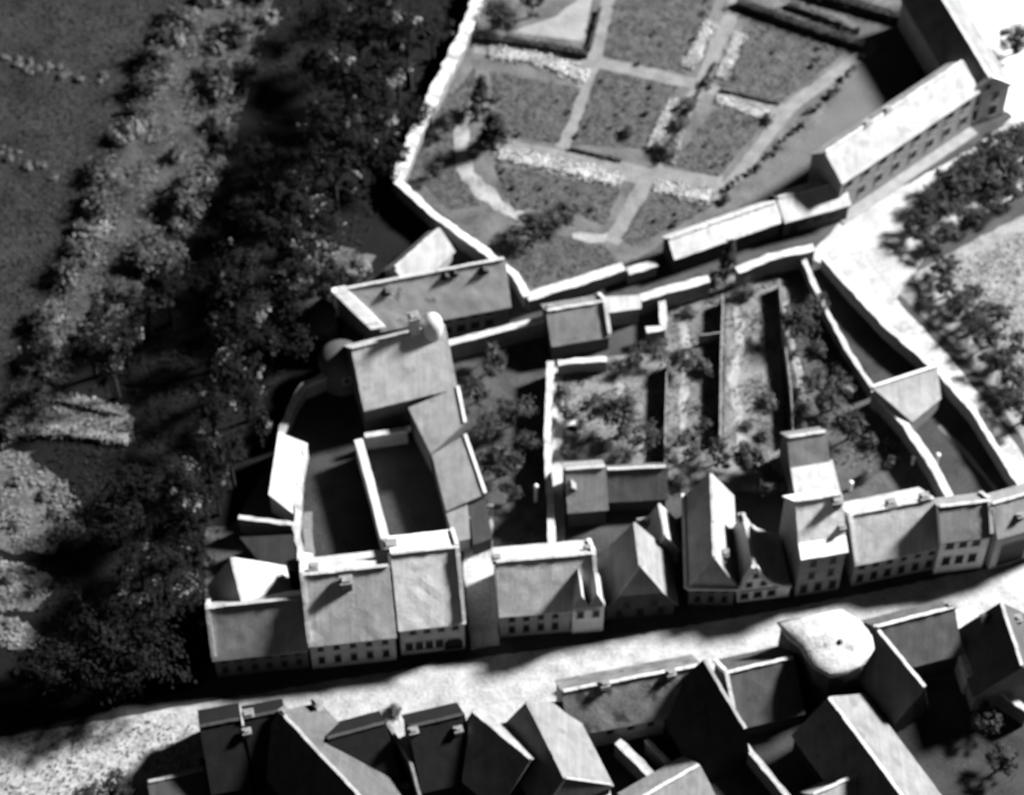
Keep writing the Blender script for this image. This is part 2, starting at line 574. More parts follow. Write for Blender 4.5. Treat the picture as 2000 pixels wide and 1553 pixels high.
def crown_mesh(seed, rx, rz, zc, ncl, nlf, lf, cr, m, shape='ball', low=-0.5):
    rnd = random.Random(seed); b = MB()
    for _ in range(ncl):
        while True:
            d = Vector((rnd.gauss(0, 1), rnd.gauss(0, 1), rnd.gauss(0.25, 1))).normalized()
            if d.z > low:
                break
        k = rnd.uniform(0.45, 1.0)
        if shape == 'cone':
            hh = rnd.random() ** 1.2
            rr = rx * (1 - hh) * rnd.uniform(.5, 1)
            a = rnd.uniform(0, 6.28)
            c = Vector((rr * math.cos(a), rr * math.sin(a), zc - rz + 2 * rz * hh))
        else:
            c = Vector((d.x * rx * k, d.y * rx * k, zc + d.z * rz * k))
        cc = cr * rnd.choice((.5, .75, 1.0, 1.35))
        ax = (rnd.uniform(.55, 1.6), rnd.uniform(.55, 1.6), rnd.uniform(.4, 1.1))
        for _ in range(int(nlf * (.5 + .5 * cc / cr))):
            e = Vector((rnd.gauss(0, 1), rnd.gauss(0, 1), rnd.gauss(0, .8))).normalized() * cc * min(1.5, abs(rnd.gauss(.75, .35)))
            e = Vector((e.x * ax[0], e.y * ax[1], e.z * ax[2]))
            o_ = c - Vector((0, 0, zc - rz * .3))
            leaf_quad(b, c + e, lf * rnd.uniform(.6, 1.3), e.normalized() * .55 + o_.normalized() * .75 + Z * .25, rnd)
    return mesh_only(b, 'crown', m)

def trunk_mesh(seed, h, r, m, limbs=4, spread=1.2, zc=5.0):
    rnd = random.Random(seed); b = MB()
    def limb(p0, p1, r0, r1):
        d = (p1 - p0).normalized(); t = d.orthogonal().normalized(); w = d.cross(t)
        o = len(b.v)
        for p, r_ in ((p0, r0), (p1, r1)):
            for k in range(6):
                a = k * math.pi / 3
                b.v.append(p + (t * math.cos(a) + w * math.sin(a)) * r_)
        for k in range(6):
            b.f.append([o + k, o + (k + 1) % 6, o + 6 + (k + 1) % 6, o + 6 + k])
    limb(Vector((0, 0, -0.2)), Vector((rnd.uniform(-.15, .15), rnd.uniform(-.15, .15), h)), r, r * .65)
    for i in range(limbs):
        a = 6.28 * i / max(1, limbs) + rnd.uniform(-.4, .4)
        limb(Vector((0, 0, h * rnd.uniform(.75, 1))), Vector((spread * math.cos(a), spread * math.sin(a), zc + rnd.uniform(-.5, 1))), r * .5, r * .15)
    return mesh_only(b, 'trunk', m)

BARK = mat('bark', 0.022, 0.4, 3, 0.5)
TPL = {}
WOODM = mat('wood_foliage', 0.008, 0.4, 0.5, 0.1, 2.0, spots=(0.19, 0.34, 0.56))  # pale spots paint lit clumps, near-black base paints the unlit leaves
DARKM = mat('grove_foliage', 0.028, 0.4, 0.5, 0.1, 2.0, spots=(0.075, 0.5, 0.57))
def tpl(kind, k):
    key = (kind, k)
    if key in TPL:
        return TPL[key]
    sd = sum(ord(c) for c in kind) * 31 + k * 7
    if kind == 'wood':      # tall leafy tree, clumps with dark gaps
        cm = crown_mesh(sd, 2.7, 2.3, 7.4, 20, 85, 0.19, 0.6, WOODM); tm = trunk_mesh(sd, 5.5, .3, BARK, 5, 1.3, 7.4)
    elif kind == 'under':   # lower tree between the tall ones, its shade painted as near-black foliage
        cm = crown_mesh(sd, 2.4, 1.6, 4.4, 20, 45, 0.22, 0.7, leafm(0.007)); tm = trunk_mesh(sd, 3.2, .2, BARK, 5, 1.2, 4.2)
    elif kind == 'garden':  # fruit tree
        cm = crown_mesh(sd, 2.1, 1.4, 3.0, 34, 56, 0.17, 0.46, mat('garden_foliage', 0.035, 0.4, 0.5, 0.1, 2.0, spots=(0.13, 0.7, 0.56))); tm = trunk_mesh(sd, 2.0, .15, BARK, 5, 1.2, 2.8)
    elif kind == 'dark':
        cm = crown_mesh(sd, 2.5, 1.7, 3.4, 32, 62, 0.19, 0.6, DARKM); tm = trunk_mesh(sd, 2.4, .22, BARK, 5, 1.3, 3.2)
    elif kind == 'cone':
        cm = crown_mesh(sd, 1.5, 2.9, 3.6, 46, 48, 0.19, 0.45, leafm(0.02), 'cone'); tm = trunk_mesh(sd, 4.5, .15, BARK, 0)
    elif kind == 'bush':
        cm = crown_mesh(sd, 1.2, 0.7, 0.7, 13, 55, 0.16, 0.46, mat('scrub_foliage', 0.05, 0.5, 0.6, 0.1, 2.0, spots=(0.14, 0.6, 0.52)), low=-.1); tm = trunk_mesh(sd, .6, .08, BARK, 4, .5, .8)
    elif kind == 'pale':
        cm = crown_mesh(sd, 1.5, 0.6, 0.6, 15, 48, 0.22, 0.5, leafm(0.15), low=-.1); tm = trunk_mesh(sd, .5, .08, BARK, 4, .6, .7)
    elif kind == 'shrub':
        cm = crown_mesh(sd, .34, .3, .38, 6, 26, .12, .2, leafm(0.05), low=-.2); tm = trunk_mesh(sd, .3, .04, BARK, 3, .2, .4)
    TPL[key] = (cm, tm)
    return TPL[key]
ZC = {'under': 4.6, 'wood': 8.4, 'garden': 3.3, 'dark': 3.6, 'cone': 3.6, 'bush': .8, 'pale': .6, 'shrub': .4}
NV = {'under': 4, 'wood': 9, 'garden': 5, 'dark': 5, 'cone': 2, 'bush': 6, 'pale': 4, 'shrub': 4}
tcount = [0]
def tree(kind, px, py, s, label, cat='tree', group=None, name=None, sx=1.0, ground=False):
    tcount[0] += 1
    rnd = random.Random(tcount[0] * 97 + 5)
    zc = 0 if ground else ZC[kind] * s
    p = P(px, py, zc)
    o = empty(name or {'under': 'understorey_tree', 'wood': 'woodland_tree', 'garden': 'garden_tree', 'dark': 'leafy_tree', 'cone': 'conifer_tree', 'bush': 'scrub_bush', 'pale': 'pale_bush', 'shrub': 'small_shrub'}[kind], (p.x, p.y, 0))
    o.rotation_euler = (0, 0, rnd.uniform(0, 6.28))
    ru = rnd.uniform(.8, 1.3) if kind in ('wood', 'dark', 'bush', 'under', 'garden') else 1.0
    o.scale = (s * sx * ru, s * sx / ru * 1.03, s * rnd.uniform(.9, 1.08))
    tag(o, label, cat, group)
    cm, tm = tpl(kind, tcount[0] % NV[kind])
    for n_, d in (('trunk' if kind not in ('bush', 'pale', 'shrub') else 'stem', tm), ('crown' if kind not in ('bush', 'pale', 'shrub') else 'foliage', cm)):
        c = bpy.data.objects.new(n_, d); COL.objects.link(c); c.parent = o
    return o

def scatter(name, label, cat, poly, n, s0, s1, m, zmax=0.12, z0=0.0, seed=1, blotch=0.0):
    """uncountable small growth over an area"""
    rnd = random.Random(seed); b = MB()
    xs = [p[0] for p in poly]; ys = [p[1] for p in poly]
    k = 0
    while k < n:
        x, y = rnd.uniform(min(xs), max(xs)), rnd.uniform(min(ys), max(ys))
        if blotch and math.sin(x * .071 + seed) + math.sin(y * .093 + x * .03) + math.sin((x - y) * .047 + seed * 2) < blotch * 2 - 1:
            if rnd.random() < .93:
                k += .02
                continue
        if inside(poly, x, y):
            p = P(x, y, 0); p.z = z0 + rnd.uniform(0.02, zmax)
            leaf_quad(b, p, rnd.uniform(s0, s1), Z * 1.1, rnd); k += 1
    o = b.build(name, m)
    o['kind'] = 'stuff'; o['label'] = label; o['category'] = cat
    return o

def hedge(label, pts, w, h, v, cat='hedge', name='hedge', leaf=0.14, dens=38, group=None, rag=.18):
    q = [P(p[0], p[1], h) for p in pts]
    b = MB(); c = sum(q, Vector()) / len(q); c.z = 0
    rnd = random.Random(int(pts[0][0] * 3 + pts[0][1]))
    for a_, d_ in zip(q, q[1:]):
        L = (d_ - a_).length; u = (d_ - a_).normalized(); n_ = Vector((-u.y, u.x, 0))
        for _ in range(int(L * dens * max(.6, w))):
            t = rnd.uniform(0, L); s = rnd.uniform(-w / 2, w / 2) * (1 + rag * math.sin(t * 2.1 + pts[0][0]))
            z = h * (rnd.uniform(.1, 1.0) if abs(s) > w * .35 else rnd.uniform(.6, 1.05))
            p = a_ + u * t + n_ * s; p.z = z
            leaf_quad(b, p, leaf * rnd.uniform(.6, 1.4), Z * .6 + n_ * (s / w), rnd)
    root = empty(name, c); tag(root, label, cat, group)
    b.build('foliage', leafm(v), root)
    s_ = MB()
    for a_, d_ in zip(q, q[1:]):
        m_ = (a_ + d_) / 2; u = (d_ - a_) / 2; n_ = Vector((-u.y, u.x, 0)).normalized()
        s_.box(Vector((m_.x, m_.y, h * .3)), Vector((u.x, u.y, 0)) * .97, n_ * w * .3, Z * h * .3)
    s_.build('stem_core', leafm(v * .8), root)
    return root

# ================================================================== the ground
g = MB(); g.grid(Vector((-260, -200, 0)), Vector((260, -200, 0)), Vector((260, 320, 0)), Vector((-260, 320, 0)), 8, 8, 0.5)
go = g.build('ground', soil(0.045, 0.35, 0.25))
go['kind'] = 'structure'
WOODF = [(560, -60), (935, -60), (775, 352), (860, 440), (700, 560), (640, 720), (560, 850), (440, 1050), (400, 1340), (0, 1440), (-60, 1440), (-60, 900), (90, 700), (300, 500), (420, 250)]
patch('meadow', [(-80, -80), (440, -80), (300, 130), (215, 370), (120, 530), (40, 720), (-80, 900)], 0.004, soil(0.024, 0.6, 0.22))
patch('scrub_ground', [(440, -80), (620, -80), (520, 200), (430, 450), (300, 560), (120, 740), (20, 880), (-80, 1000), (-80, 880), (40, 720), (120, 530), (215, 370), (300, 130)], 0.005, soil(0.04, 0.7, 0.35))
patch('wood_floor', WOODF, 0.008, soil(0.006, 0.4, 0.3))  # shade under the trees is painted into the near-black soil
# streets and lanes
patch('street', [(-60, 1450), (200, 1408), (400, 1372), (600, 1338), (915, 1288), (1180, 1252), (1560, 1185), (1840, 1128), (2080, 1080), (2080, 1215), (1900, 1250), (1700, 1290), (1400, 1345), (1150, 1400), (900, 1470), (700, 1510), (560, 1600), (300, 1600), (-60, 1600)], 0.012,
      soil(0.29, 0.35, 0.5), rag=0.1)
patch('verge_ground', [(-60, 1452), (200, 1412), (330, 1392), (390, 1420), (380, 1500), (250, 1540), (100, 1620), (-60, 1620)], 0.017, soil(0.27, 0.5, 0.9, spots=(0.13, 2.4, 0.6)), rag=0.4)
patch('alley', [(860, 668), (1040, 600), (1300, 535), (1560, 470), (1660, 425), (1640, 405), (1310, 480), (1030, 585), (1000, 600), (860, 645)], 0.012, soil(0.045))
patch('square', [(1580, 500), (1650, 425), (1900, 290), (1985, 225), (2080, 200), (2080, 330), (1950, 400), (1820, 480), (1740, 600)], 0.012, soil(0.28, 0.3, 0.3))
patch('forecourt', [(1880, 150), (1840, -60), (2080, -60), (2080, 230), (1980, 230)], 0.010, soil(0.42, 0.15, 0.3))
patch('lane', [(1608, 505), (1640, 482), (1710, 530), (1772, 610), (1862, 705), (1950, 820), (2040, 950), (2080, 1010), (2080, 1090), (1998, 974), (1900, 824), (1830, 745), (1735, 662), (1660, 582)], 0.016, soil(0.28, 0.35, 0.5))
patch('field', [(1740, 560), (1880, 480), (2080, 380), (2080, 1000), (1950, 780), (1850, 660)], 0.007, soil(0.15, 0.4, 0.5))
patch('passage', [(905, 985), (965, 985), (962, 1060), (968, 1150), (975, 1260), (920, 1270), (905, 1100)], 0.012, soil(0.3, 0.4, 0.4))
# town plots
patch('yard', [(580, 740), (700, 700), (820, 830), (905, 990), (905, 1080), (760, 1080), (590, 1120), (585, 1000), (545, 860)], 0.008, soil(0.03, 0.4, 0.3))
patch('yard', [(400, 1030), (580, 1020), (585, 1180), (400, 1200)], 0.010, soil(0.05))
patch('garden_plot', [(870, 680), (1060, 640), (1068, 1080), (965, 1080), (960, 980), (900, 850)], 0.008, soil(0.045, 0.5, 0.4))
patch('garden_plot', [(1085, 700), (1300, 690), (1302, 915), (1085, 915)], 0.008, soil(0.12, 0.5, 0.5))
patch('garden_plot', [(1300, 560), (1415, 540), (1410, 960), (1305, 960)], 0.009, soil(0.1, 0.5, 0.5))
patch('garden_plot', [(1420, 540), (1525, 520), (1530, 960), (1412, 960)], 0.008, soil(0.11, 0.5, 0.5))
patch('garden_plot', [(1525, 515), (1580, 505), (1700, 755), (1850, 970), (1620, 1000), (1540, 900)], 0.009, soil(0.05, 0.55, 0.35))
patch('lawn', [(1580, 500), (1650, 560), (1850, 770), (2000, 960), (1850, 985), (1700, 760)], 0.010, soil(0.03, 0.4, 0.3))
path('trodden_path', [(1228, 700), (1212, 760), (1240, 830), (1262, 905)], 1.3, 0.016, soil(0.22, 0.35, 0.6), rag=.3)
path('trodden_path', [(1440, 600), (1448, 680), (1432, 740), (1452, 900)], 0.9, 0.016, soil(0.2, 0.35, 0.6), rag=.25)
path('trodden_path', [(1325, 600), (1345, 700), (1330, 800), (1345, 950)], 0.9, 0.016, soil(0.2, 0.35, 0.6), rag=.25)
path('trodden_path', [(1535, 560), (1540, 640), (1565, 760), (1570, 850)], 0.7, 0.016, soil(0.2, 0.35, 0.6), rag=.2)
path('trodden_path', [(1088, 700), (1088, 900), (1092, 1070)], 1.2, 0.016, soil(0.33, 0.25, 0.6), rag=.15)
path('trodden_path', [(1835, 830), (1900, 900), (1960, 975)], 0.5, 0.018, soil(0.14), rag=.1)
path('footpath', [(600, 1000), (604, 1060), (600, 1110)], 1.0, 0.015, soil(0.14), rag=.2)
# walled garden
GARD = [(945, -60), (930, 20), (780, 350), (955, 490), (1032, 578), (1220, 522), (1310, 465), (1480, 405), (1600, 340), (1720, 190), (1800, 60), (1830, -60)]
patch('garden_ground', GARD, 0.007, soil(0.075, 0.5, 0.3))
patch('gravel_yard', [(1705, 110), (1790, 90), (1790, 180), (1610, 310), (1600, 360), (1470, 400)], 0.012, soil(0.085, 0.12, 0.3))
PV = soil(0.14, 0.25, 0.6)
path('garden_path', [(1205, -60), (1160, 118), (1098, 290)], 1.7, 0.020, PV)
path('garden_path', [(1455, -40), (1378, 150), (1285, 310), (1195, 475)], 1.8, 0.024, PV)
path('garden_path', [(1712, 85), (1545, 208), (1398, 395)], 1.5, 0.028, PV)
path('garden_path', [(925, 95), (1155, 118), (1345, 162), (1530, 215)], 1.7, 0.032, PV)
path('garden_path', [(965, 285), (1230, 338), (1410, 362)], 2.6, 0.036, PV)
path('garden_path', [(915, 170), (895, 260), (905, 330), (960, 390), (1015, 425)], 1.8, 0.019, soil(0.19, 0.5, 0.5), rag=.5)
path('garden_path', [(1120, 470), (1200, 460)], 1.5, 0.018, soil(0.18, 0.5, 0.5), rag=.4)
patch('pale_plot', [(1000, 62), (1090, 30), (1160, -30), (1142, 82)], 0.014, soil(0.19, 0.2, 0.4), rag=.1)
BEDS = [[(957, 138), (1135, 172), (1092, 280), (985, 265), (965, 200)], [(1170, 135), (1322, 168), (1278, 290), (1118, 282)],
        [(1205, -20), (1400, -10), (1340, 145), (1178, 108)], [(1462, 40), (1668, 92), (1525, 200), (1402, 168)],
        [(1395, 215), (1500, 232), (1405, 345), (1312, 325)], [(965, 322), (1215, 368), (1180, 440), (1080, 400), (1005, 412)],
        [(1272, 378), (1390, 402), (1330, 440), (1235, 480), (1212, 465)], [(1000, 440), (1180, 480), (1210, 515), (1045, 562), (975, 490)],
        [(800, 330), (870, 200), (930, 130), (925, 190), (885, 260), (890, 330), (940, 400), (880, 410)]]
for i, bd in enumerate(BEDS):
    patch('garden_bed', bd, 0.042 + 0.001 * i, soil(0.05, 0.6, 0.8), rag=.2)
    area = abs(sum(a[0] * b[1] - b[0] * a[1] for a, b in zip(bd, bd[1:] + bd[:1]))) / 2
    scatter('bed_plants', ['low grey planting in the bed beside the dark conifers', 'low planting in the middle bed between two paths', 'low planting in the large bed along the upper edge',
            'low planting in the bed beside the slanting shrub row', 'low planting in the small bed above the long roof', 'low planting in the bed above the dark bush',
            'low planting in the bed nearest the long pale roof', 'rough low growth in the lower garden corner', 'rough growth along the inside of the garden wall'][i],
            'plants', bd, int(area / 22), 0.06, 0.17, leafm(0.10), 0.16, 0.04, seed=i)
    scatter('dark_bed_plants', ['darker plants in the bed beside the dark conifers', 'darker plants in the middle bed between two paths', 'darker plants in the large bed along the upper edge',
            'darker plants in the bed beside the slanting shrub row', 'darker plants in the small bed above the long roof', 'darker plants in the bed above the dark bush',
            'darker plants in the bed nearest the long pale roof', 'darker growth in the lower garden corner', 'darker growth along the inside of the garden wall'][i],
            'plants', bd, int(area / 60), 0.06, 0.2, leafm(0.018), 0.2, 0.04, seed=i + 50)

# ================================================================== walls
WH = stone(0.17); CP = stone(0.4)  # body tone lowered to paint the shade on the wall sides
wall_run('garden_wall', 'long pale thick wall between the dark wood and the walled garden', 'wall', [(938, -40), (925, 25), (860, 160), (810, 262), (775, 350)], 2.4, 1.0, WH, stone(0.42), 0.16, 0.6, 0.2)
wall_run('garden_wall', 'pale coped wall slanting from the garden corner to the alley', 'wall', [(775, 352), (850, 420), (950, 492), (1005, 535), (1030, 578)], 2.6, 0.55, WH, stone(0.5), 0.10, 0.7, 0.16)
wall_run('garden_wall', 'long low wall with a broad tiled coping beside the alley', 'wall', [(1030, 580), (1120, 552), (1218, 520)], 2.4, 0.7, WH, stone(0.4), 0.06, 0.9, 0.25)
wall_run('garden_wall', 'short tiled wall between the alley and the long pale roof', 'wall', [(1226, 530), (1282, 513)], 2.2, 0.6, WH, stone(0.36), 0.05, 0.8, 0.22)
wall_run('alley_wall', 'bright topped wall along the alley below the dormered roof', 'wall', [(868, 672), (960, 648), (1062, 622)], 3.2, 0.5, WH, CP, 0.05, 0.9, 0.14)
wall_run('alley_wall', 'white topped alley wall right of the small gabled house', 'wall', [(1252, 582), (1310, 563), (1385, 545)], 3.2, 0.7, WH, CP, 0.09, 0.8, 0.16)
wall_run('alley_wall', 'white topped alley wall ending at the bright square', 'wall', [(1440, 528), (1500, 503), (1590, 483)], 3.2, 0.6, WH, CP, 0.09, 0.8, 0.16)
wall_run('yard_wall', 'white wall hooked around the shaded shed court', 'wall', [(1293, 580), (1296, 640), (1262, 645)], 2.2, 0.6, WH, stone(0.36), 0.07, 0.8, 0.1)
wall_run('yard_wall', 'long straight pale wall running down to the twin gabled house', 'wall', [(1076, 706), (1070, 800), (1070, 900), (1076, 1000), (1078, 1062)], 2.8, 0.5, WH, CP, 0.08, 0.8, 0.12)
wall_run('yard_wall', 'short pale wall across the top of the well garden', 'wall', [(1090, 709), (1140, 703), (1185, 701)], 2.2, 0.45, WH, stone(0.42), 0.07, 0.8, 0.1)
wall_run('yard_wall', 'smooth pale wall dividing the two shaded yards', 'wall', [(700, 858), (728, 958), (752, 1052)], 3.6, 0.75, plaster(0.42), plaster(0.46), 0.03, 1.2, 0.06)
wall_run('yard_wall', 'short bright wall at the head of the shaded yard', 'wall', [(712, 850), (795, 838)], 2.6, 0.4, WH, CP, 0.04, 0.9, 0.1)
wall_run('town_wall', 'curved pale wall left of the shaded yards', 'wall', [(690, 700), (660, 722), (592, 752), (570, 790), (548, 848)], 2.6, 0.5, WH, stone(0.44), 0.12, 0.7, 0.1)
wall_run('town_wall', 'bright crooked wall below the white lean-to roof', 'wall', [(588, 870), (582, 1000), (578, 1030), (588, 1080), (590, 1110)], 2.8, 0.5, WH, CP, 0.10, 0.7, 0.1)
wall_run('yard_wall', 'thin pale wall across the dark yard at the wood edge', 'wall', [(466, 1010), (572, 1023)], 3.0, 0.35, WH, stone(0.42), 0.06, 0.6, 0.06)
wall_run('garden_wall', 'thin wall stepping down from the square to the shed', 'wall', [(1568, 502), (1592, 560), (1622, 622), (1660, 690), (1704, 757)], 2.0, 0.35, WH, stone(0.36), 0.08, 0.8, 0.08)
wall_run('garden_wall', 'bright wall from the grey shed down to the street houses', 'wall', [(1708, 760), (1770, 830), (1820, 905), (1858, 975)], 2.6, 0.6, WH, CP, 0.07, 0.8, 0.14)
wall_run('garden_wall', 'pale wall edging the white lane', 'wall', [(1608, 500), (1660, 560), (1735, 640), (1830, 722), (1900, 800), (1995, 952)], 2.3, 0.4, WH, stone(0.42), 0.08, 0.8, 0.1)
for pts, lb in (([(1303, 700), (1300, 800), (1298, 905)], 'plank fence right of the well garden'), ([(1412, 575), (1408, 700), (1406, 850)], 'plank fence between the two narrow middle gardens'),
                ([(1522, 545), (1530, 640), (1545, 760), (1550, 850)], 'plank fence at the right of the long narrow garden'), ([(1365, 655), (1412, 648)], 'short pale plank fence across the narrow garden')):
    wall_run('plank_fence', lb, 'fence', pts, 1.8, 0.12, mat('weathered_planks', 0.2, 0.4, 3, 0.5), None, 0.05, 0.5)

# ================================================================== north row on the street
W1 = (0.62, 1.15)
house('town_house', 'dark roofed house with a white left verge at the row end', 'house', (405, 1187), (588, 1167), 9.1, 4.8, 3.2, 3.2, rf=0.32, wl=0.10, verge=(1, 0), seed=1,
      wins=[('R', 1.0, 6, .6, 1.2, .1, .9), ('R', 3.1, 6, .6, 1.0, .1, .9)], vv=0.45)
house('rear_wing', 'low rear wing with one bright and one dark roof side', 'house', (453, 1090), (474, 1176), 7.6, 3.6, 5.0, 2.6, rf=0.42, wl=0.2, seed=2, ridge=0.45)
house('town_house', 'grey roofed house with white left verge and dark chimney', 'house', (590, 1123), (758, 1105), 11.1, 5.8, 4.8, 4.8, rf=0.46, wl=0.4, verge=(1, 0), seed=3,
      wins=[('R', 3.7, 5, .62, 1.2, .12, .88), ('R', 1.0, 5, .7, 1.5, .12, .88, {'arch': True})], chims=[(.5, 1.0, 1.9, 1.1, plaster(0.2)), (.14, -1.2, 1.3, .8)])
house('town_house', 'tall pale roofed house with a white right gable edge', 'house', (766, 1082), (893, 1068), 11.9, 6.3, 5.2, 5.2, rf=0.76, wl=0.4, verge=(0, 1), seed=4,
      wins=[('R', 4.3, 4, .66, 1.25, .2, .86), ('R', .9, 4, .8, 1.7, .13, .6, {'arch': True}), ('R', .2, 1, 1.9, 2.3, .7, .95, {'arch': True, 'name': 'gate'})], chims=[(.0, -2.4, .9, 1.2)])
rD = house('town_house', 'grey roofed house with a pair of pointed dormer gables', 'house', (970, 1097), (1160, 1081), 9.2, 5.3, 3.75, 3.75, rf=0.44, wl=0.28, verge=(0, 1), seed=5,
      wins=[('R', 3.2, 4, .62, 1.1, .12, .57), ('R', .8, 4, .68, 1.5, .12, .57, {'arch': True}), ('R', .8, 2, .68, 1.4, .76, .9)], chims=[(.0, -.6, .7, .8), (.95, -1.2, .6, .7)])
# the twin pointed bay of that house
root, pt, u, nR = rD
Lb = 10.2
for i, t in enumerate((8.15, 9.75)):
    b = MB()
    q = [(-.74, 5.0), (.74, 5.0), (.74, 5.7), (0, 8.1), (-.74, 5.7)]
    def bp(x, z, s):
        return pt(t + x, s, z)
    b.add([bp(x, z, 3.98) for x, z in q] + [bp(x, z, 1.0) for x, z in q], [(0, 1, 2, 3, 4), (9, 8, 7, 6, 5)] + [(k, 5 + k, 5 + (k + 1) % 5, (k + 1) % 5) for k in range(5)])
    bo = b.build('dormer_gable', plaster(0.16), root)
    r = MB()
    for k in (-1, 1):
        r.slab([pt(t, 4.15, 8.25), pt(t + k * .86, 4.15, 5.65), pt(t + k * .86, 1.0, 5.65), pt(t, 1.0, 8.25)], .1)
    r.build('dormer_roof', roof(0.36), bo, org=root['_org'])
bw = MB(); bw.box(pt(8.95, 3.88, 2.6), u * 1.6, nR * .11, Z * 2.55)
bw.build('bay', plaster(0.6), root)
for t in (8.15, 9.75):
    window(root, pt(t, 4.0, 3.3), math.atan2(u.y, u.x), .6, 1.2)

house('hipped_house', 'steep house with half hipped front and blazing right roof slope', 'house', (1240, 1022), (1251, 1106), 9.0, 2.8, 3.7, 3.4, rf=0.2, wl=0.05, hip1=(.9, .6), seed=6,
      wins=[('1', 2.4, 2, .6, .9, .3, .7), ('1', .4, 3, .7, 1.3, .2, .8)], ridge=0.3)
house('rear_wing', 'narrow rear wing behind the half hipped house', 'house', (1288, 985), (1300, 1046), 6.0, 3.0, 1.6, 1.3, rf=0.4, wl=0.2, seed=7, chims=[(.15, 1.9, 1.6, .8, plaster(.5))])
house('hipped_house', 'narrow hipped house with pale gutters and one chimney', 'house', (1389, 926), (1395, 1088), 8.2, 4.2, 2.35, 2.25, rf=0.30, wl=0.12, hip1=(1.0, 1.0), seed=8, chims=[(.86, -1.25, 1.1, .8)],
      gutter=('1', 'R'), wins=[('1', 2.6, 3, .55, 1.0, .2, .8), ('1', .6, 3, .6, 1.3, .2, .8)], ridge=0.35)
gz = 7.2
rG = house('gabled_house', 'house with a curved pale gable facing the street', 'house', (1452, 1003), (1474, 1107), gz, 3.0, 4, 1.4, rf=0.36, wl=0.7, seed=9,
      profL=[(0, gz), (.9, gz - 2.3), (1.8, gz - 3.7), (2.9, gz - 4.6), (4.1, gz - 5.1)], profR=[(0, gz), (.8, gz - 2.6), (1.35, gz - 5.1)],
      chims=[(.02, .2, .5, .7)], verge=(0, 1), vw=.3, vv=.46, ov=.1)
rt, pt, u, nR = rG
Lg = (P(1474, 1107, gz) - P(1452, 1003, gz)).length
ga = math.atan2(u.y, u.x) + math.pi / 2
for s, z, w_, h_ in ((-.3, 4.9, .5, .8), (.3, 3.1, .55, .85), (-1.2, 3.1, .55, .85), (.65, .7, .75, 1.2), (-.75, .7, .75, 1.2), (-2.2, .7, .75, 1.2)):
    window(rt, pt(Lg, s, z), ga, w_, h_)
bd = MB(); bd.box(pt(Lg + .06, -1.35, 2.3), nR * 2.7, u * .1, Z * .12); bd.build('cornice', plaster(.5), rt)
house('town_house', 'tall narrow house with a nearly white roof and kicked eaves', 'house', (1556, 979), (1643, 965), 12.8, 8.2, 3.4, 3.6, rf=0.9, wl=0.24, seed=10,
      profR=[(0, 12.8), (2.75, 9.1), (3.9, 8.45)], wins=[('R', 5.9, 2, .66, 1.2, .3, .74), ('R', 3.3, 2, .66, 1.3, .3, .74), ('R', .5, 3, .8, 1.7, .17, .83, {'arch': True})],
      chims=[(.88, .55, 1.0, .9, plaster(.14)), (.97, 2.3, .7, .5, plaster(.14))])
house('town_house', 'wide grey roofed house with six street windows and two chimneys', 'house', (1660, 1006), (1823, 973), 8.8, 5.2, 3.45, 3.45, rf=0.40, wl=0.26, seed=11, verge=(1, 0), vv=.5,
      wins=[('R', 3.3, 6, .62, 1.15, .09, .93), ('R', .6, 6, .75, 1.6, .09, .93, {'arch': True})], chims=[(.5, -.4, 1.3, .9, plaster(.45)), (.9, -.3, 1.1, .9, plaster(.14))])
house('town_house', 'low roofed house with a pale front and three dark windows', 'house', (1836, 990), (1932, 978), 9.6, 7.2, 2.3, 2.4, rf=0.2, wl=0.7, seed=12, verge=(0, 1), vv=.36,
      wins=[('R', 4.9, 3, .85, 1.3, .2, .74), ('R', 1.6, 3, .9, 1.7, .2, .74)])
house('town_house', 'house with a big black gateway at the right picture edge', 'house', (1938, 984), (2070, 945), 9.6, 7.2, 2.3, 2.4, rf=0.23, wl=0.4, seed=13, wins=[('R', .3, 1, 3.0, 4.2, .1, .5, {'name': 'gate'})], chims=[(.35, 1.6, .8, .6, plaster(.14))])

# ================================================================== rear buildings of the plots
house('small_house', 'small grey roofed house at the alley beside the white wall', 'house', (1069, 607), (1181, 588), 5.6, 3.2, 2.5, 2.6, rf=0.18, wl=0.08, verge=(0, 1), seed=14, chims=[(.06, -.5, .7, .8)])
mono('lean_to', 'low white roofed lean-to right of the small alley house', 'shed', [(1186, 580, 3.4), (1250, 577, 3.4), (1250, 602, 2.9), (1188, 610, 2.9)], rf=0.4, wl=0.2)
house('garden_house', 'small grey roofed garden house with one dormer', 'house', (1106, 917), (1181, 911), 7.0, 3.9, 2.7, 2.9, rf=0.24, wl=0.05, seed=15, dorm=[(.1, 'R', 1.7, .8, .7)], verge=(0, 0))
house('garden_shed', 'dark roofed shed joined to the small garden house', 'shed', (1186, 917), (1300, 911), 5.4, 3.0, 1.9, 2.0, rf=0.12, wl=0.06, seed=16)
house('rear_house', 'dim grey roofed rear house behind the white roofed house', 'house', (1540, 854), (1612, 843), 7.0, 4.7, 2.0, 2.2, rf=0.17, wl=0.1, seed=17)
mono('lean_to', 'white roofed link with a dark opening behind the tall white roof', 'shed', [(1546, 912, 4.6), (1624, 900, 4.6), (1640, 962, 4.2), (1556, 974, 4.2)], rf=0.36, wl=0.2)
mono('garden_shed', 'grey roofed shed across the strip beside the white lane', 'shed', [(1706, 757, 4.0), (1829, 717, 4.0), (1836, 778, 2.8), (1782, 822, 2.8)], rf=0.24, wl=0.15, edge=[0])
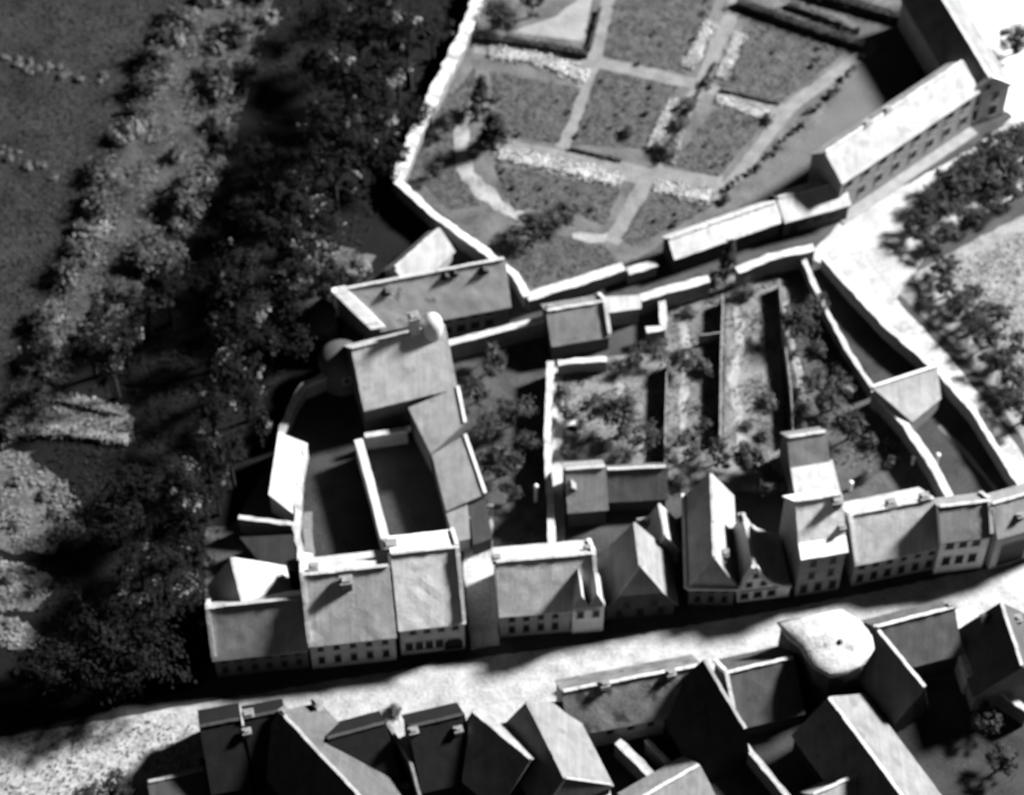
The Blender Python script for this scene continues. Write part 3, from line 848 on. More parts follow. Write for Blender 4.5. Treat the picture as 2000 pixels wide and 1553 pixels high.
mono('lean_to', 'white lean-to roof on the curved wall at the wood edge', 'shed', [(544, 846, 3.9), (600, 868, 2.6), (574, 1002, 2.6), (526, 964, 3.9)], rf=0.45, wl=0.3)
mono('shed', 'small white roofed shed behind the grey roofed house', 'shed', [(584, 1080, 4.2), (609, 1083, 3.6), (612, 1113, 3.6), (590, 1117, 4.2)], rf=0.5, wl=0.3)
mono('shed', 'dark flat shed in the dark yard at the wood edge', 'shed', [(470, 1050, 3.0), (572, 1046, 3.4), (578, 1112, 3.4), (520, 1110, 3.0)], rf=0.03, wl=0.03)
rS = house('manor_house', 'large smooth pale roof with a round turret behind it', 'house', (687, 680), (868, 636), 10.4, 5.2, 4.0, 4.1, rf=0.4, wl=0.09, seed=18, gov=.1)
rt, pt, u, nR = rS
Ls = (P(687, 680, 10.4) - P(868, 636, 10.4)).length
c0 = pt(Ls - 1.3, -0.2, 0)
t_ = MB(); t_.lathe((c0.x, c0.y), [(1.15, 6.5), (1.15, 10.9), (1.1, 11.4), (.9, 11.9), (.55, 12.25), (.12, 12.4)], 18)
t_.build('turret', plaster(0.42), rt, smooth=True)
c1 = pt(Ls - 3.2, -.3, 0)
chimney(rt, c1.x, c1.y, 9.5, 13.0, 1.0, 1.0, math.atan2(u.y, u.x), plaster(0.4))
mono('wing', 'grey flat roofed wing below the large smooth roof', 'house', [(800, 797, 4.6), (893, 758, 4.8), (906, 826, 4.6), (842, 884, 4.3)], rf=0.185, wl=0.1, edge=[1])
mono('wing', 'lower grey roofed wing beside the passage trees', 'house', [(846, 890, 3.6), (908, 852, 3.7), (946, 963, 3.5), (872, 996, 3.3)], rf=0.18, wl=0.1, edge=[1])
mono('shed', 'pale roofed shed at the top of the passage', 'shed', [(872, 1000, 2.8), (912, 982, 2.8), (917, 1050, 2.6), (890, 1056, 2.6)], rf=0.19, wl=0.2)
mono('shed', 'dark roofed shed right of the passage top', 'shed', [(917, 990, 2.6), (948, 975, 2.6), (960, 1050, 2.4), (925, 1062, 2.4)], rf=0.04, wl=0.05)
house('old_house', 'long mottled roof with four small dark dormers', 'house', (662, 566), (984, 505), 8.6, 4.4, 2.6, 2.9, rf=mat('patched_roof', 0.26, 0.28, 0.5, 0.3, 6, spots=(0.10, 0.55, 0.62)), wl=0.2, seed=19, verge=(1, 0), vw=1.5, vv=0.75, skew=1.2,
      dorm=[(.22, 'R', 1.0, 1.0, .45, plaster(.012)), (.62, 'R', .7, 1.0, .45, plaster(.012)), (.68, 'R', .6, .9, .45, plaster(.012)), (.86, 'R', .8, 1.1, .5, plaster(.012))],
      wins=[('R', 2.8, 4, .8, 1.1, .52, .84), ('R', .6, 4, 1.0, 1.3, .52, .84)])
house('barn', 'small pale roofed barn wedged against the garden wall', 'barn', (772, 522), (858, 447), 5.0, 3.0, 1.6, 1.9, rf=0.30, wl=0.3, seed=20)
# round tower
tc_ = P(664, 690, 5.0)
rt = empty('round_tower', (tc_.x, tc_.y, 0)); tag(rt, 'round dark tower with a domed roof at the wood edge', 'tower')
t_ = MB(); t_.lathe((tc_.x, tc_.y), [(2.3, -.1), (2.2, 3.8)], 24); t_.build('wall', stone(0.08), rt)
t_ = MB(); t_.lathe((tc_.x, tc_.y), [(2.5, 3.7), (2.3, 4.3), (1.8, 4.8), (1.2, 5.1), (.6, 5.3), (.1, 5.35)], 24); t_.build('dome', roof(0.07), rt, smooth=True)
window(rt, (tc_.x + 0.7, tc_.y - 2.12, 2.4), R(18), .7, .9)
tc_ = P(618, 612, 4.0)
rt = empty('round_tower', (tc_.x, tc_.y, 0)); tag(rt, 'low black round stump left of the domed tower', 'tower')
t_ = MB(); t_.lathe((tc_.x, tc_.y), [(2.2, -.1), (2.1, 3.8)], 20); t_.build('wall', stone(0.05), rt)
t_ = MB(); t_.lathe((tc_.x, tc_.y), [(2.2, 3.8), (2.1, 4.0), (1.2, 4.4), (.1, 4.5)], 20); t_.build('dome', roof(0.03), rt, smooth=True)

# ================================================================== top right: barracks, pavilion, long low roofs
zb = 9.0
rB = house('barracks', 'long barracks with a white roof and two rows of windows', 'building', (1613, 297), (1880, 120), zb, 6.7, 2.0, 3.0, rf=0.31, wl=0.19, seed=21, ov=.25,
      wins=[('R', 4.6, 8, 1.0, 1.6, .06, .93), ('R', 1.6, 7, .95, 1.5, .17, .93), ('R', .2, 1, 1.1, 2.6, .03, .09, {'name': 'door'})], chims=[(.3, -.1, .4, .8, plaster(.2)), (.45, -.1, .5, .8, plaster(.25))])
rt, pt, u, nR = rB
Lb_ = (P(1613, 297, zb) - P(1880, 120, zb)).length
pl = MB(); pl.box(pt(Lb_ / 2, 3.7, .08), u * Lb_ / 2, nR * .65, Z * .08); pl.build('plinth', plaster(.2), rt)
house('cross_wing', 'cross wing with a dark left slope and pale gable front beside the barracks', 'building', (1812, -50), (1934, 152), 8.0, 5.6, 2.9, 2.9, rf=0.17, wl=0.4, seed=23,
      wins=[('1', 6.0, 1, .7, .9, .3, .7), ('1', 3.6, 2, .8, 1.3, .3, .72), ('1', .8, 2, 1.0, 1.8, .3, .72, {'arch': True})], verge=(0, 1))
house('long_shed', 'long low shed with a bright narrow roof along the alley', 'shed', (1307, 466), (1514, 394), 4.6, 3.3, 1.3, 1.55, rf=0.46, wl=0.05, seed=24)
house('long_shed', 'link building with windows between the long shed and the barracks', 'building', (1520, 386), (1646, 352), 4.5, 3.3, 1.5, 2.3, rf=0.42, wl=0.06, seed=25,
      wins=[('R', 1.6, 3, .9, 1.1, .3, .75), ('R', .2, 1, 1.0, 2.0, .1, .22, {'name': 'door'})])

# ================================================================== south row
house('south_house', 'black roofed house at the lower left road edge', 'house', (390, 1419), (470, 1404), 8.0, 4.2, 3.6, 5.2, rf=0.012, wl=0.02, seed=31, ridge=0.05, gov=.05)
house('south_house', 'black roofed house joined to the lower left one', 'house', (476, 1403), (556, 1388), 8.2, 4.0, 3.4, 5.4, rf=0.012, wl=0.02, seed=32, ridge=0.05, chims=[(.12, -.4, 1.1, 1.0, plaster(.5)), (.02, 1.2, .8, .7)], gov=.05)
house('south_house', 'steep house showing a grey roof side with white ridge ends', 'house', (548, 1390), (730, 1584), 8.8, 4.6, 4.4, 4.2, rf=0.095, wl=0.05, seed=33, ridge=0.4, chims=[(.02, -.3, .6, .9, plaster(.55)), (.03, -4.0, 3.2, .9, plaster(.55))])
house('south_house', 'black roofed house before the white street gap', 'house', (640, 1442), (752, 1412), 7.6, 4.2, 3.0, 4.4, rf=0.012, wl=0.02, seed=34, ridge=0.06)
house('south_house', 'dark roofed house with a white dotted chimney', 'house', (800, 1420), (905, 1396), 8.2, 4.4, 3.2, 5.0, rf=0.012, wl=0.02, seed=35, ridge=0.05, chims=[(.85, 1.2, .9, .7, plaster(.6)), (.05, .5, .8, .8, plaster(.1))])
house('south_house', 'house with a dazzling white triangular roof side', 'house', (925, 1390), (1036, 1482), 8.4, 4.6, 3.7, 4.5, rf=0.24, wl=0.02, seed=36, profR=None, chims=[(.55, -2.2, .7, .6, plaster(.1))])
house('south_house', 'smooth pale roofed house with a hipped lower end', 'house', (1030, 1372), (1104, 1520), 9.0, 5.2, 4.5, 3.0, rf=0.18, wl=0.02, hip1=(.8, 1.0), seed=37, ridge=0.3)
house('south_house', 'long mottled dark roof with ridge parallel to the street', 'house', (1100, 1350), (1368, 1299), 7.6, 4.4, 2.8, 3.0, rf=mat('sooty_roof', 0.15, 0.55, 0.5, 0.4, 5, spots=(.05, .4, .58)), wl=0.4, seed=38, ridge=0.5,
      wins=[('R', 2.4, 5, .7, 1.0, .3, .9)], chims=[(.3, .2, 1.0, .8, plaster(.55)), (.78, .3, .9, .8, plaster(.4))])
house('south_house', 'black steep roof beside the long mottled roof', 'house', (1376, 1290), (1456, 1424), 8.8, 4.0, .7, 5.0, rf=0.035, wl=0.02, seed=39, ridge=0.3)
house('south_house', 'low house left of the domed white hall, its roof darkened for the shadow there', 'house', (1418, 1314), (1548, 1284), 6.2, 3.0, 3.0, 4.4, rf=0.075, wl=0.03, seed=40, ridge=0.5, verge=(1, 0))  # the hall's shadow is painted into the darkened roof tone
# pale hall with a broad, softly swelling roof
HP = [(1520, 1216), (1585, 1203), (1645, 1190), (1678, 1212), (1702, 1236), (1706, 1266), (1688, 1295), (1655, 1312), (1622, 1320), (1590, 1304), (1572, 1280), (1562, 1262), (1540, 1244)]
hq = [P(x, y, 7.4) for x, y in HP]
hc = P(1628, 1256, 7.4)
rt = empty('pale_hall', (hc.x, hc.y, 0)); tag(rt, 'pale hall with a broad mottled rounded roof on the street', 'building')
WHITE = mat('whitewashed_roof', 0.36, 0.35, 1.1, 0.6, 4, spots=(0.17, 0.75, 0.6))
w_ = MB(); w_.prism([(hc.x + (p.x - hc.x) * .94, hc.y + (p.y - hc.y) * .94) for p in hq], -.1, 7.2); w_.build('wall', plaster(.10), rt)
d_ = MB(); V = []; F = []
RG = [(1.0, -.45), (1.02, -.1), (.93, .2), (.75, .42), (.5, .58), (.25, .66)]
for k, (f, dz) in enumerate(RG):
    for p in hq:
        V.append(Vector((hc.x + (p.x - hc.x) * f + random.uniform(-.08, .08), hc.y + (p.y - hc.y) * f + random.uniform(-.08, .08), 7.4 + dz + random.uniform(-.07, .07))))
nq = len(hq)
for k in range(len(RG) - 1):
    for i in range(nq):
        F.append((k * nq + i, k * nq + (i + 1) % nq, (k + 1) * nq + (i + 1) % nq, (k + 1) * nq + i))
V.append(Vector((hc.x, hc.y, 8.1)))
for i in range(nq):
    F.append(((len(RG) - 1) * nq + i, (len(RG) - 1) * nq + (i + 1) % nq, len(V) - 1))
F.append(tuple(range(nq - 1, -1, -1)))
d_.add(V, F); d_.build('roof', WHITE, rt, smooth=True)
w_ = MB(); w_.lathe((hc.x + .6, hc.y - .2), [(.3, 7.9), (.28, 8.2), (.1, 8.35)], 10); w_.build('roof_vent', stone(.12), rt)
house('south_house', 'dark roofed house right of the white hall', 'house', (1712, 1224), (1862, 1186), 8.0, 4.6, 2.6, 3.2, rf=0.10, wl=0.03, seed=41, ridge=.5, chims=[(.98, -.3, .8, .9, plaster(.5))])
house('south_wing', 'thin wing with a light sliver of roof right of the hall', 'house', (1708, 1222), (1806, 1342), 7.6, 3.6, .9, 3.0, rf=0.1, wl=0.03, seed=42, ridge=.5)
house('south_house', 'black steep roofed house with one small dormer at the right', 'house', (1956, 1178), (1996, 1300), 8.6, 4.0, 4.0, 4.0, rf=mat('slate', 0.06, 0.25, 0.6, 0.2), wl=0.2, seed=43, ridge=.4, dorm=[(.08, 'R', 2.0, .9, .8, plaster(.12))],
      chims=[(.18, -1.6, .8, .7, plaster(.1))])
wall_run('yard_wall', 'broad pale wall left of the black steep roof', 'wall', [(1868, 1205), (1880, 1260), (1900, 1318)], 4.2, 1.0, stone(.35), stone(.38), .07, .8, .1)
wall_run('yard_wall', 'jagged bright wall below the black steep roof', 'wall', [(1905, 1318), (1950, 1345), (2010, 1390)], 3.0, .4, WH, CP, .12, .6, .1)
house('south_wing', 'long white roofed wing slanting to the lower edge', 'house', (1620, 1363), (1790, 1592), 8.0, 4.0, 4.6, 3.6, rf=0.17, wl=0.02, seed=44, ridge=.5)
house('south_wing', 'small grey roof at the lower edge with a bright ridge', 'house', (1588, 1552), (1698, 1502), 6.0, 3.5, 1.6, 4.5, rf=.26, wl=.1, seed=45, ridge=.5)
house('south_wing', 'grey roofed wing at the lower edge right of the pale roof', 'house', (1240, 1566), (1364, 1494), 6.2, 3.6, 2.4, 4.5, rf=.22, wl=.1, seed=46, ridge=.55)
house('south_shed', 'low dark shed cut by the lower left picture edge', 'shed', (290, 1528), (396, 1503), 4.0, 2.6, 1.0, 3.6, rf=.07, wl=.1, seed=47, ridge=.3)
wall_run('yard_wall', 'grey wall curving down between the black roofs', 'wall', [(757, 1414), (800, 1480), (822, 1560)], 6.0, .3, stone(.16), None, .05, .8)
wall_run('yard_wall', 'light wall across the lower edge below a black roof', 'wall', [(690, 1560), (800, 1532)], 3.0, .4, WH, stone(.3), .05, .8)
wall_run('yard_wall', 'bright tapering wall in the dark yard below the mottled roof', 'wall', [(1206, 1448), (1250, 1490), (1290, 1532)], 3.0, .7, WH, stone(.38), .08, .7)
wall_run('yard_wall', 'thin wall right of the bright tapering wall', 'wall', [(1262, 1444), (1322, 1506)], 3.0, .25, WH, stone(.3), .05, .7)
wall_run('yard_wall', 'thin pale wall slanting through the dark lower yard', 'wall', [(1450, 1448), (1545, 1562)], 3.0, .3, WH, stone(.36), .06, .7)
wall_run('yard_wall', 'stub of white wall at the foot of the pale hipped roof', 'wall', [(1180, 1520), (1186, 1570)], 3.0, .6, WH, CP, .05, .7)
wall_run('parapet', 'low pale parapet along the south kerb of the street', 'wall', [(1130, 1335), (1250, 1310), (1362, 1288)], 1.0, .25, WH, stone(.42), .04, .8)
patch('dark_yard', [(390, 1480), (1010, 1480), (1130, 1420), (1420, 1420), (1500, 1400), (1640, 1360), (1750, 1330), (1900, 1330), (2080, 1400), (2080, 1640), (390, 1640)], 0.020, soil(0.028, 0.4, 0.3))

# ================================================================== garden growth
hedge('pale flowering hedge along the upper garden path', [(955, 96), (1060, 112), (1148, 150)], 2.6, .4, .36)
hedge('pale flowering hedge below the bed of the dark conifers', [(975, 298), (1100, 322), (1216, 352)], 2.3, .4, .38)
hedge('pale mottled border near the long bright shed', [(1278, 362), (1390, 382)], 2.4, .3, .33)
hedge('pale flower strip left of the central slanting path', [(1390, 38), (1340, 130)], 2.0, .3, .3)
hedge('pale flower strip right of the central slanting path', [(1446, 62), (1405, 150)], 1.8, .3, .3)
hedge('pale flower strip above the small oval bed', [(1398, 190), (1505, 226)], 2.1, .3, .3)
hedge('pale strip between the middle bed and central path', [(1316, 190), (1268, 292)], 1.5, .3, .3)
hedge('pale tufted edge of the small bed by the shrub row', [(1340, 215), (1312, 320)], .9, .3, .22)
hedge('black clipped hedge at the top left garden plot', [(930, 62), (1040, 78), (1150, 97)], 1.2, 1.3, .035)
hedge('black hedge beside the pale triangular plot', [(1172, 10), (1150, 92)], .6, .9, .035)
hedge('long black hedge along the top of the garden', [(1440, -8), (1560, 36), (1690, 78)], 1.4, 1.6, .035)
hedge('dim grey hedge behind the long black hedge', [(1540, -2), (1620, 28), (1682, 52)], 1.0, 1.2, .09)
hedge('second black hedge at the upper picture edge', [(1560, -35), (1790, 30)], 1.6, 1.8, .03)
hedge('thin dark edging at the foot of the middle bed', [(1112, 287), (1215, 312)], .4, .45, .04)
hedge('thin dark edging above the strip of pale flowers', [(1405, 172), (1525, 200)], .4, .45, .04)
hedge('dark edging along the central slanting path', [(1398, 120), (1300, 290)], .45, .4, .045)
for i in range(17):
    f = i / 16
    x, y = 1688 + (1412 - 1688) * f + random.uniform(-5, 5), 108 + (385 - 108) * f ** .92 + random.uniform(-5, 5)
    tree('shrub', x, y, random.uniform(.9, 1.6), 'small dark shrub in the slanting row along the garden path', 'shrub', 'shrubs in the slanting row')
for i in range(46):
    bd = random.choice(BEDS[:7])
    xs = [p[0] for p in bd]; ys = [p[1] for p in bd]
    for _ in range(50):
        x, y = random.uniform(min(xs), max(xs)), random.uniform(min(ys), max(ys))
        if inside(bd, x, y):
            break
    tree('shrub', x, y, random.uniform(.5, .95), 'tiny dark shrub scattered in the garden beds', 'shrub', 'shrubs scattered in the beds')
tree('cone', 940, 180, 1.0, 'upper of the two black conifers in the walled garden', sx=1.0)
tree('cone', 962, 245, 1.1, 'lower of the two black conifers in the walled garden', sx=1.1)
tree('dark', 1055, 432, .62, 'flat black bush left part near the lower garden path', 'bush', name='dark_bush', sx=1.5)
tree('dark', 1108, 415, .5, 'flat black bush right part near the lower garden path', 'bush', name='dark_bush', sx=1.3)
tree('bush', 1302, 288, 1.2, 'black bush at the crossing of the garden paths', 'bush', name='dark_bush')
tree('bush', 1010, 470, 1.5, 'grey round bush below the flat black bush', 'bush', name='round_bush')
tree('dark', 975, 22, .8, 'black tree added for the shadow on the top left garden plot')  # this tree and the next are added to stand for a cast shadow
tree('dark', 1040, 5, .7, 'black tree added for the shadow above the pale plot')
tree('bush', 1345, 205, 1.0, 'black bush halfway down the central slanting path', 'bush', name='dark_bush')
tree('bush', 1330, 240, .9, 'black bush just below the other one on the central path', 'bush', name='dark_bush')
tree('bush', 1383, 158, .7, 'small black bush at the upper path crossing', 'bush', name='dark_bush')
tree('bush', 1500, 232, .6, 'small black bush at the tip of the pale flower strip', 'bush', name='dark_bush')
tree('dark', 870, 240, .5, 'low dark bush inside the thick garden wall', 'bush', name='dark_bush')
tree('dark', 850, 330, .45, 'low dark bush in the left garden corner', 'bush', name='dark_bush')
tree('bush', 1228, 255, .8, 'dark bush inside the middle garden bed', 'bush', name='dark_bush')
# plot trees
for x, y, s, lb in ((1215, 812, 1.15, 'broad garden tree beside the small white well'), (1165, 790, .8, 'smaller garden tree left of the broad one'), (1260, 850, .85, 'garden tree above the dark roofed shed'),
                    (1340, 872, 1.0, 'garden tree straddling the plank fence'), (1405, 880, .8, 'small tree at the foot of the narrow garden'), (1470, 895, 1.0, 'tree behind the narrow hipped house'),
                    (1500, 940, .8, 'low tree behind the curved gable house'), (1560, 622, 1.0, 'tree in the upper part of the right garden'), (1595, 590, .7, 'small tree against the thin stepped wall'),
                    (1630, 765, 1.1, 'leafy tree left of the grey shed roof'), (1590, 740, .7, 'small tree beside the leafy one in the right garden'), (1340, 700, .75, 'bush-like tree in the narrow middle garden'),
                    (1280, 680, .7, 'small tree below the hooked white wall'), (1240, 690, .6, 'small tree in the shaded shed court'), (1660, 830, .9, 'dark tree right of the dim rear house'), (1100, 800, .45, 'small tree near the white well')):
    tree('garden', x, y, s, lb)
PLB = [(1100, 760, 'in the well garden'), (1110, 880, 'in the well garden'), (1180, 870, 'in the well garden'), (1230, 780, 'in the well garden'),
       (1345, 610, 'in the left narrow garden'), (1325, 690, 'in the left narrow garden'), (1375, 720, 'in the left narrow garden'), (1385, 830, 'in the left narrow garden'), (1330, 940, 'in the left narrow garden'),
       (1455, 570, 'in the right narrow garden'), (1500, 780, 'in the right narrow garden'), (1460, 830, 'in the right narrow garden'), (1490, 850, 'in the right narrow garden'),
       (1555, 690, 'in the right hand garden'), (1600, 680, 'in the right hand garden'), (1640, 720, 'in the right hand garden'), (1610, 820, 'in the right hand garden'), (1700, 860, 'in the right hand garden'), (1740, 900, 'in the right hand garden'), (1690, 930, 'in the right hand garden'), (1560, 800, 'in the right hand garden')]
for x, y, w_ in PLB:
    tree('bush', x, y, random.uniform(.5, 1.0), 'ragged low bush ' + w_, 'bush', 'ragged bushes ' + w_, name='plot_bush')
tree('cone', 1425, 500, .95, 'tall pointed tree rising from the alley wall', sx=.9)
for x, y, s, lb in ((965, 700, .8, 'small lit tree below the alley wall'), (930, 760, .8, 'tree at the right end of the large smooth roof'), (1000, 800, .95, 'tree in the shaded garden left of the straight wall'), (950, 830, .9, 'tree between the wings and the shaded garden'),
                    (1030, 860, .75, 'small tree close to the straight wall'), (985, 900, .9, 'lower tree of the shaded garden'), (945, 900, .7, 'tree leaning over the lower wing'), (1000, 960, .6, 'small dark tree above the twin gabled house')):
    tree('garden', x, y, s, lb)
for x, y, s in ((1815, 385, .6), (1850, 350, .7), (1885, 325, .7), (1920, 300, .7), (1955, 280, .75), (1990, 265, .85), (1800, 430, .7), (1840, 400, .75), (1880, 365, .8), (1920, 345, .8), (1965, 320, .8), (2005, 310, .8),
                (1815, 470, .55), (1850, 450, .6), (1845, 520, .6), (1900, 420, .6), (1940, 395, .6), (1985, 365, .7)):
    tree('dark', x, y, s, 'dark leafy tree in the grove beside the white square', group='trees in the grove by the square', sx=1.15)
for x, y, s in ((1850, 560, .55), (1880, 590, .6), (1905, 625, .6), (1935, 655, .65), (1950, 700, .6), (1985, 735, .65), (1900, 570, .45), (1950, 610, .5), (1985, 670, .55), (2005, 800, .65), (1975, 775, .55), (1920, 600, .4)):
    tree('dark', x, y, s, 'leafy tree in the row along the white lane', group='trees along the white lane', sx=1.15)
tree('dark', 1990, 70, .9, 'dark tree cut by the upper right picture edge')
tree('dark', 1960, 1480, .7, 'dim tree in the yard at the lower right')
tree('garden', 1925, 1400, .8, 'lit small tree below the jagged bright wall')
tree('dark', 230, 1535, .55, 'dark low bush on the pale road verge', 'bush', name='dark_bush', sx=1.4)
tree('dark', 170, 1560, .5, 'dark bush at the lower picture edge beside the road', 'bush', name='dark_bush', sx=1.4)
tree('bush', 770, 1388, .7, 'small dark bush at the kerb above the black roofs', 'bush', name='dark_bush')
# the wood
WT = [(720, 130, 1), (735, 200, 1.05), (800, 60, 1), (840, 45, .8), (700, 60, 1), (745, 20, 1.1), (690, 190, .9), (700, 260, 1), (640, 265, 1), (655, 310, 1), (600, 345, 1), (620, 400, 1), (560, 390, 1), (545, 445, 1),
      (590, 460, .9), (570, 500, 1), (545, 560, 1), (460, 530, 1), (485, 600, 1.05), (430, 640, 1), (440, 700, 1), (490, 715, .9), (480, 765, .9), (525, 660, .8), (415, 790, .95), (395, 870, 1), (445, 880, .9), (350, 925, 1),
      (330, 965, 1), (375, 1000, 1), (345, 1040, .9), (265, 1085, 1), (310, 1095, 1), (375, 1065, .9), (240, 1175, 1.05), (310, 1180, 1), (290, 1240, .9), (305, 1285, .85), (355, 1150, .9), (285, 580, 1), (330, 570, .9), (190, 610, 1),
      (170, 660, .95), (215, 700, 1), (240, 640, .9), (760, 280, .8), (640, 210, .9), (665, 130, .9), (390, 1200, .7), (420, 950, .8), (500, 830, .8), (770, 110, .9), (660, 30, 1)]
def wood_label(x, y):
    if y < 330:
        lb = 'leafy tree of the upper wood beside the thick garden wall'
    elif y < 780:
        lb = 'leafy tree in the middle of the wood, level with the towers' if x > 380 else 'leafy tree on the meadow side of the wood'
    elif y < 1020:
        lb = 'leafy tree of the lower wood beside the white lean-to roof' if x > 280 else 'leafy tree on the hedge side of the lower wood'
    else:
        lb = 'leafy tree of the lower wood left of the dark roofed row end'
    return lb, 'tree', 'trees: ' + lb
for _ in range(400):
    if len(WT) > 70:
        break
    x, y = random.uniform(120, 800), random.uniform(-20, 1330)
    if inside([(600, -40), (900, -40), (770, 330), (690, 480), (560, 720), (430, 960), (370, 1290), (250, 1330), (260, 900), (330, 720), (440, 520)], x, y) and all((x - q[0]) ** 2 + (y - q[1]) ** 2 > 46 ** 2 for q in WT):
        WT.append((x, y, -random.uniform(.8, 1.1)))
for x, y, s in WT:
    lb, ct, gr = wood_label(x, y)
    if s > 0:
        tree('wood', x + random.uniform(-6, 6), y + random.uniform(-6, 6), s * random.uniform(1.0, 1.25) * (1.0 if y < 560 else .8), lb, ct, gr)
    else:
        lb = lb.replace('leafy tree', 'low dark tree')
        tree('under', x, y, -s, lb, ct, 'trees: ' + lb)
patch('bushy_bank', [(545, 600), (600, 545), (665, 480), (735, 500), (690, 540), (650, 575), (600, 640)], 0.014, soil(0.075, 0.5, 0.4), rag=.4)
for x, y, s in ((325, 1285, 1.2), (262, 1300, 1.4), (200, 1305, 1.4), (140, 1295, 1.3), (80, 1305, 1.2), (225, 1010, 1.3), (260, 960, 1.3), (190, 1230, 1.3)):  # dark trees added to throw shade over the ground around them
    tree('under', x, y, s, 'black tree added to shade the ground above the pale road verge' if y > 1200 else 'black tree added to shade the ground of the lower wood', 'tree', 'added shade trees above the road' if y > 1200 else 'added shade trees of the lower wood')
tree('bush', 640, 520, 2.2, 'broad low grey bush left of the long mottled roof', 'bush', name='round_bush')
tree('bush', 600, 565, 1.6, 'grey bush above the low black round stump', 'bush', name='round_bush')
tree('bush', 690, 520, 1.4, 'grey bush beside the small wedged barn', 'bush', name='round_bush')
# hedgerow scrub at the left
LINE1 = [(430, -20), (345, 60), (300, 130), (265, 220), (215, 330), (190, 400), (140, 500), (90, 620), (60, 720), (20, 850)]
LINE2 = [(500, -10), (455, 90), (440, 190), (395, 290), (350, 400), (310, 500), (250, 560)]
def along(line, f):
    k = f * (len(line) - 1); i = min(int(k), len(line) - 2)
    return (line[i][0] + (line[i + 1][0] - line[i][0]) * (k - i), line[i][1] + (line[i + 1][1] - line[i][1]) * (k - i))
for line, n, sp, kind in ((LINE1, 30, 16, 'bush'), (LINE1, 16, 16, 'pale'), (LINE2, 34, 45, 'bush'), (LINE2, 14, 40, 'pale')):
    for i in range(n):
        x, y = along(line, (i + random.random() * .9) / n)
        x += random.uniform(-sp, sp); y += random.uniform(-sp, sp) * .8
        where = 'beside the open meadow' if line is LINE1 else 'on the wood side'
        where += ', upper stretch' if y < 260 else ', lower stretch'
        lb = ('scrubby bush' if kind == 'bush' else 'lighter low bush') + ' in the tangled hedgerow ' + where
        tree(kind, x, y, random.uniform(.5, 1.75) if kind == 'bush' else random.uniform(.5, 1.1), lb, 'bush', 'bushes: ' + lb)
for poly, lb in (([(-40, 880), (40, 885), (110, 930), (170, 975), (150, 1050), (60, 1075), (-40, 1070)], 'pale mottled growth on the upper clearing at the left edge'),
                 ([(-40, 1095), (40, 1100), (105, 1130), (80, 1180), (10, 1195), (-40, 1195)], 'pale mottled growth on the middle clearing at the left edge'),
                 ([(-40, 1200), (30, 1205), (70, 1235), (100, 1268), (-40, 1272)], 'pale mottled growth on the lower clearing at the left edge'),
                 ([(30, 770), (110, 762), (240, 790), (262, 850), (140, 845), (25, 845)], 'rough pale growth between the two ragged hedge rows')):
    patch('clearing', poly, 0.015, soil(0.075, 0.75, 0.4), rag=1.1)
    scatter('clearing_growth', lb, 'plants', poly, 1300, .08, .26, leafm(0.17), .3, 0, int(poly[1][1]), blotch=.45)
for x, y, s in ((30, 940, .5), (85, 965, .45), (120, 1005, .4), (35, 1025, .5)):
    tree('pale', x, y, s, 'pale billowing bush on the upper clearing at the left edge', 'bush', 'pale bushes on the upper clearing')
for x, y, s in ((20, 1130, .5), (65, 1155, .4), (15, 1220, .4)):
    tree('pale', x, y, s, 'pale billowing bush on the lower clearings at the left edge', 'bush', 'pale bushes on the lower clearings')
hedge('pale ragged hedge row above the dark strip at the left', [(30, 838), (130, 838), (250, 855)], 1.5, 1.0, .2)
hedge('dim ragged hedge row above the pale one at the left', [(110, 772), (235, 800)], 1.3, .8, .15)
for k in range(36):
    if k < 22:
        x = random.uniform(-5, 225); y = 118 + .2 * x + random.uniform(-13, 13); lb = 'pale tuft in the upper broken line across the meadow'
    else:
        x = random.uniform(-5, 115); y = 292 + .5 * x + random.uniform(-13, 13); lb = 'pale tuft in the lower broken line across the meadow'
    tree('pale', x, y, random.uniform(.12, .42), lb, 'bush', 'tufts: ' + lb, name='meadow_tuft')
scatter('meadow_grass', 'short rough grass of the upper left meadow', 'grass', [(-60, -60), (430, -60), (300, 130), (215, 370), (120, 530), (40, 720), (-60, 880)], 14000, .06, .2, leafm(0.038), .16, 0, 11)
scatter('dark_meadow_grass', 'darker grass clumps of the upper left meadow', 'grass', [(-60, -60), (430, -60), (300, 130), (215, 370), (120, 530), (40, 720), (-60, 880)], 5000, .08, .24, leafm(0.014), .2, 0, 21)
scatter('undergrowth', 'tangled undergrowth along the hedgerow', 'undergrowth', [(430, -60), (560, -60), (480, 200), (420, 400), (300, 560), (140, 740), (20, 870), (-40, 900), (40, 720), (120, 530), (215, 370), (300, 130)], 9000, .08, .26, leafm(0.09), .5, 0, 12, blotch=.5)
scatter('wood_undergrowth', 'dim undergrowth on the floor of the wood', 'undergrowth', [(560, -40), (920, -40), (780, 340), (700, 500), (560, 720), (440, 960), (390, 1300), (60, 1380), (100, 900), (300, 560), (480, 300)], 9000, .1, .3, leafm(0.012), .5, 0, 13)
scatter('verge_weeds', 'dark weeds on the pale road verge', 'weeds', [(-20, 1440), (250, 1405), (380, 1420), (370, 1495), (230, 1530), (60, 1590), (-20, 1590)], 900, .06, .2, leafm(0.07), .12, .02, 14)
scatter('plot_weeds', 'rough growth in the narrow town gardens', 'plants', [(1090, 710), (1300, 690), (1310, 570), (1520, 520), (1700, 760), (1800, 920), (1540, 900), (1300, 900), (1100, 900)], 4500, .06, .17, leafm(0.12), .18, .02, 15, blotch=.4)
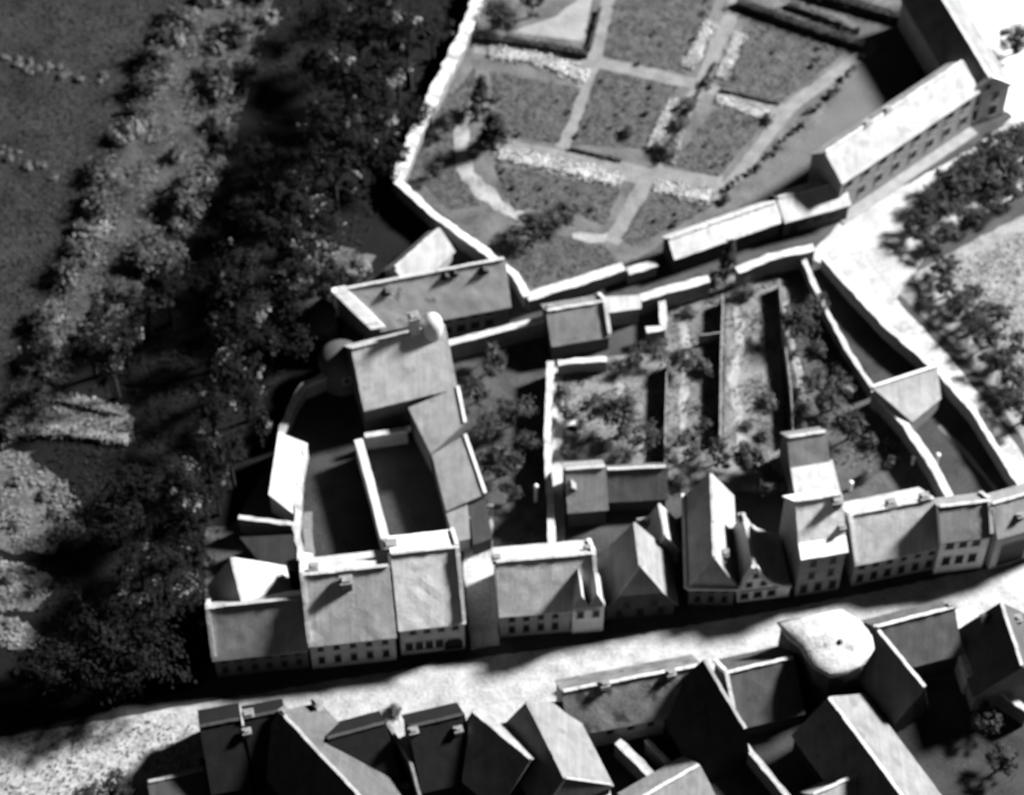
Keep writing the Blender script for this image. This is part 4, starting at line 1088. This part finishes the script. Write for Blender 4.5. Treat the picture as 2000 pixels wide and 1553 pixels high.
scatter('dark_plot_weeds', 'dark rough growth in the narrow town gardens', 'plants', [(1090, 710), (1300, 690), (1310, 570), (1520, 520), (1700, 760), (1800, 920), (1540, 900), (1300, 900), (1100, 900)], 2200, .08, .22, leafm(0.025), .25, .02, 35, blotch=.5)
scatter('field_growth', 'pale rough growth on the field at the right', 'plants', [(1850, 520), (2060, 420), (2060, 950), (1960, 760), (1870, 640)], 2500, .08, .22, leafm(0.12), .2, .01, 16)
# small white things
wc = P(1117, 838, .5)
rt = empty('garden_well', (wc.x, wc.y, 0)); tag(rt, 'small white hooded well in the plot garden', 'well')
t_ = MB(); t_.lathe((wc.x, wc.y), [(.75, -.05), (.72, .7), (.5, .7), (.48, .1)], 16, .02, False); t_.build('well_ring', stone(.3), rt)
t_ = MB()
for k in range(7):
    a0, a1 = R(k * 180 / 7), R((k + 1) * 180 / 7)
    t_.slab([Vector((wc.x + .8 * math.cos(a0), wc.y - .1, .7 + .75 * math.sin(a0))), Vector((wc.x + .8 * math.cos(a1), wc.y - .1, .7 + .75 * math.sin(a1))),
             Vector((wc.x + .8 * math.cos(a1), wc.y + .7, .7 + .75 * math.sin(a1))), Vector((wc.x + .8 * math.cos(a0), wc.y + .7, .7 + .75 * math.sin(a0)))], .1)
t_.build('hood', plaster(.5), rt)
for x, y, lb in ((1047, 950, 'white post in the black shade left of the straight wall'), (416, 1140, 'white post in the dark left of the rear wing'), (1662, 943, 'white post behind the wide grey roofed house'),
                 (1785, 893, 'white post left of the bright lane wall'), (1832, 889, 'white post right of the bright lane wall'), (1120, 1326, 'small white post at the street kerb'), (1915, 1365, 'white post beside the lit small tree')):
    hgt = 1.4 if x not in (416, 1047) else 3.0
    p = P(x, y, hgt)
    rt = empty('stone_post', (p.x, p.y, 0)); tag(rt, lb, 'post')
    t_ = MB(); t_.lathe((p.x, p.y), [(.2, -.05), (.16, hgt - .25)], 10); t_.build('shaft', plaster(.5), rt)
    t_ = MB(); t_.lathe((p.x, p.y), [(.12, hgt - .26), (.27, hgt - .1), (.27, hgt + .1), (.1, hgt + .25)], 12); t_.build('head', plaster(.62), rt, smooth=True)

clean()
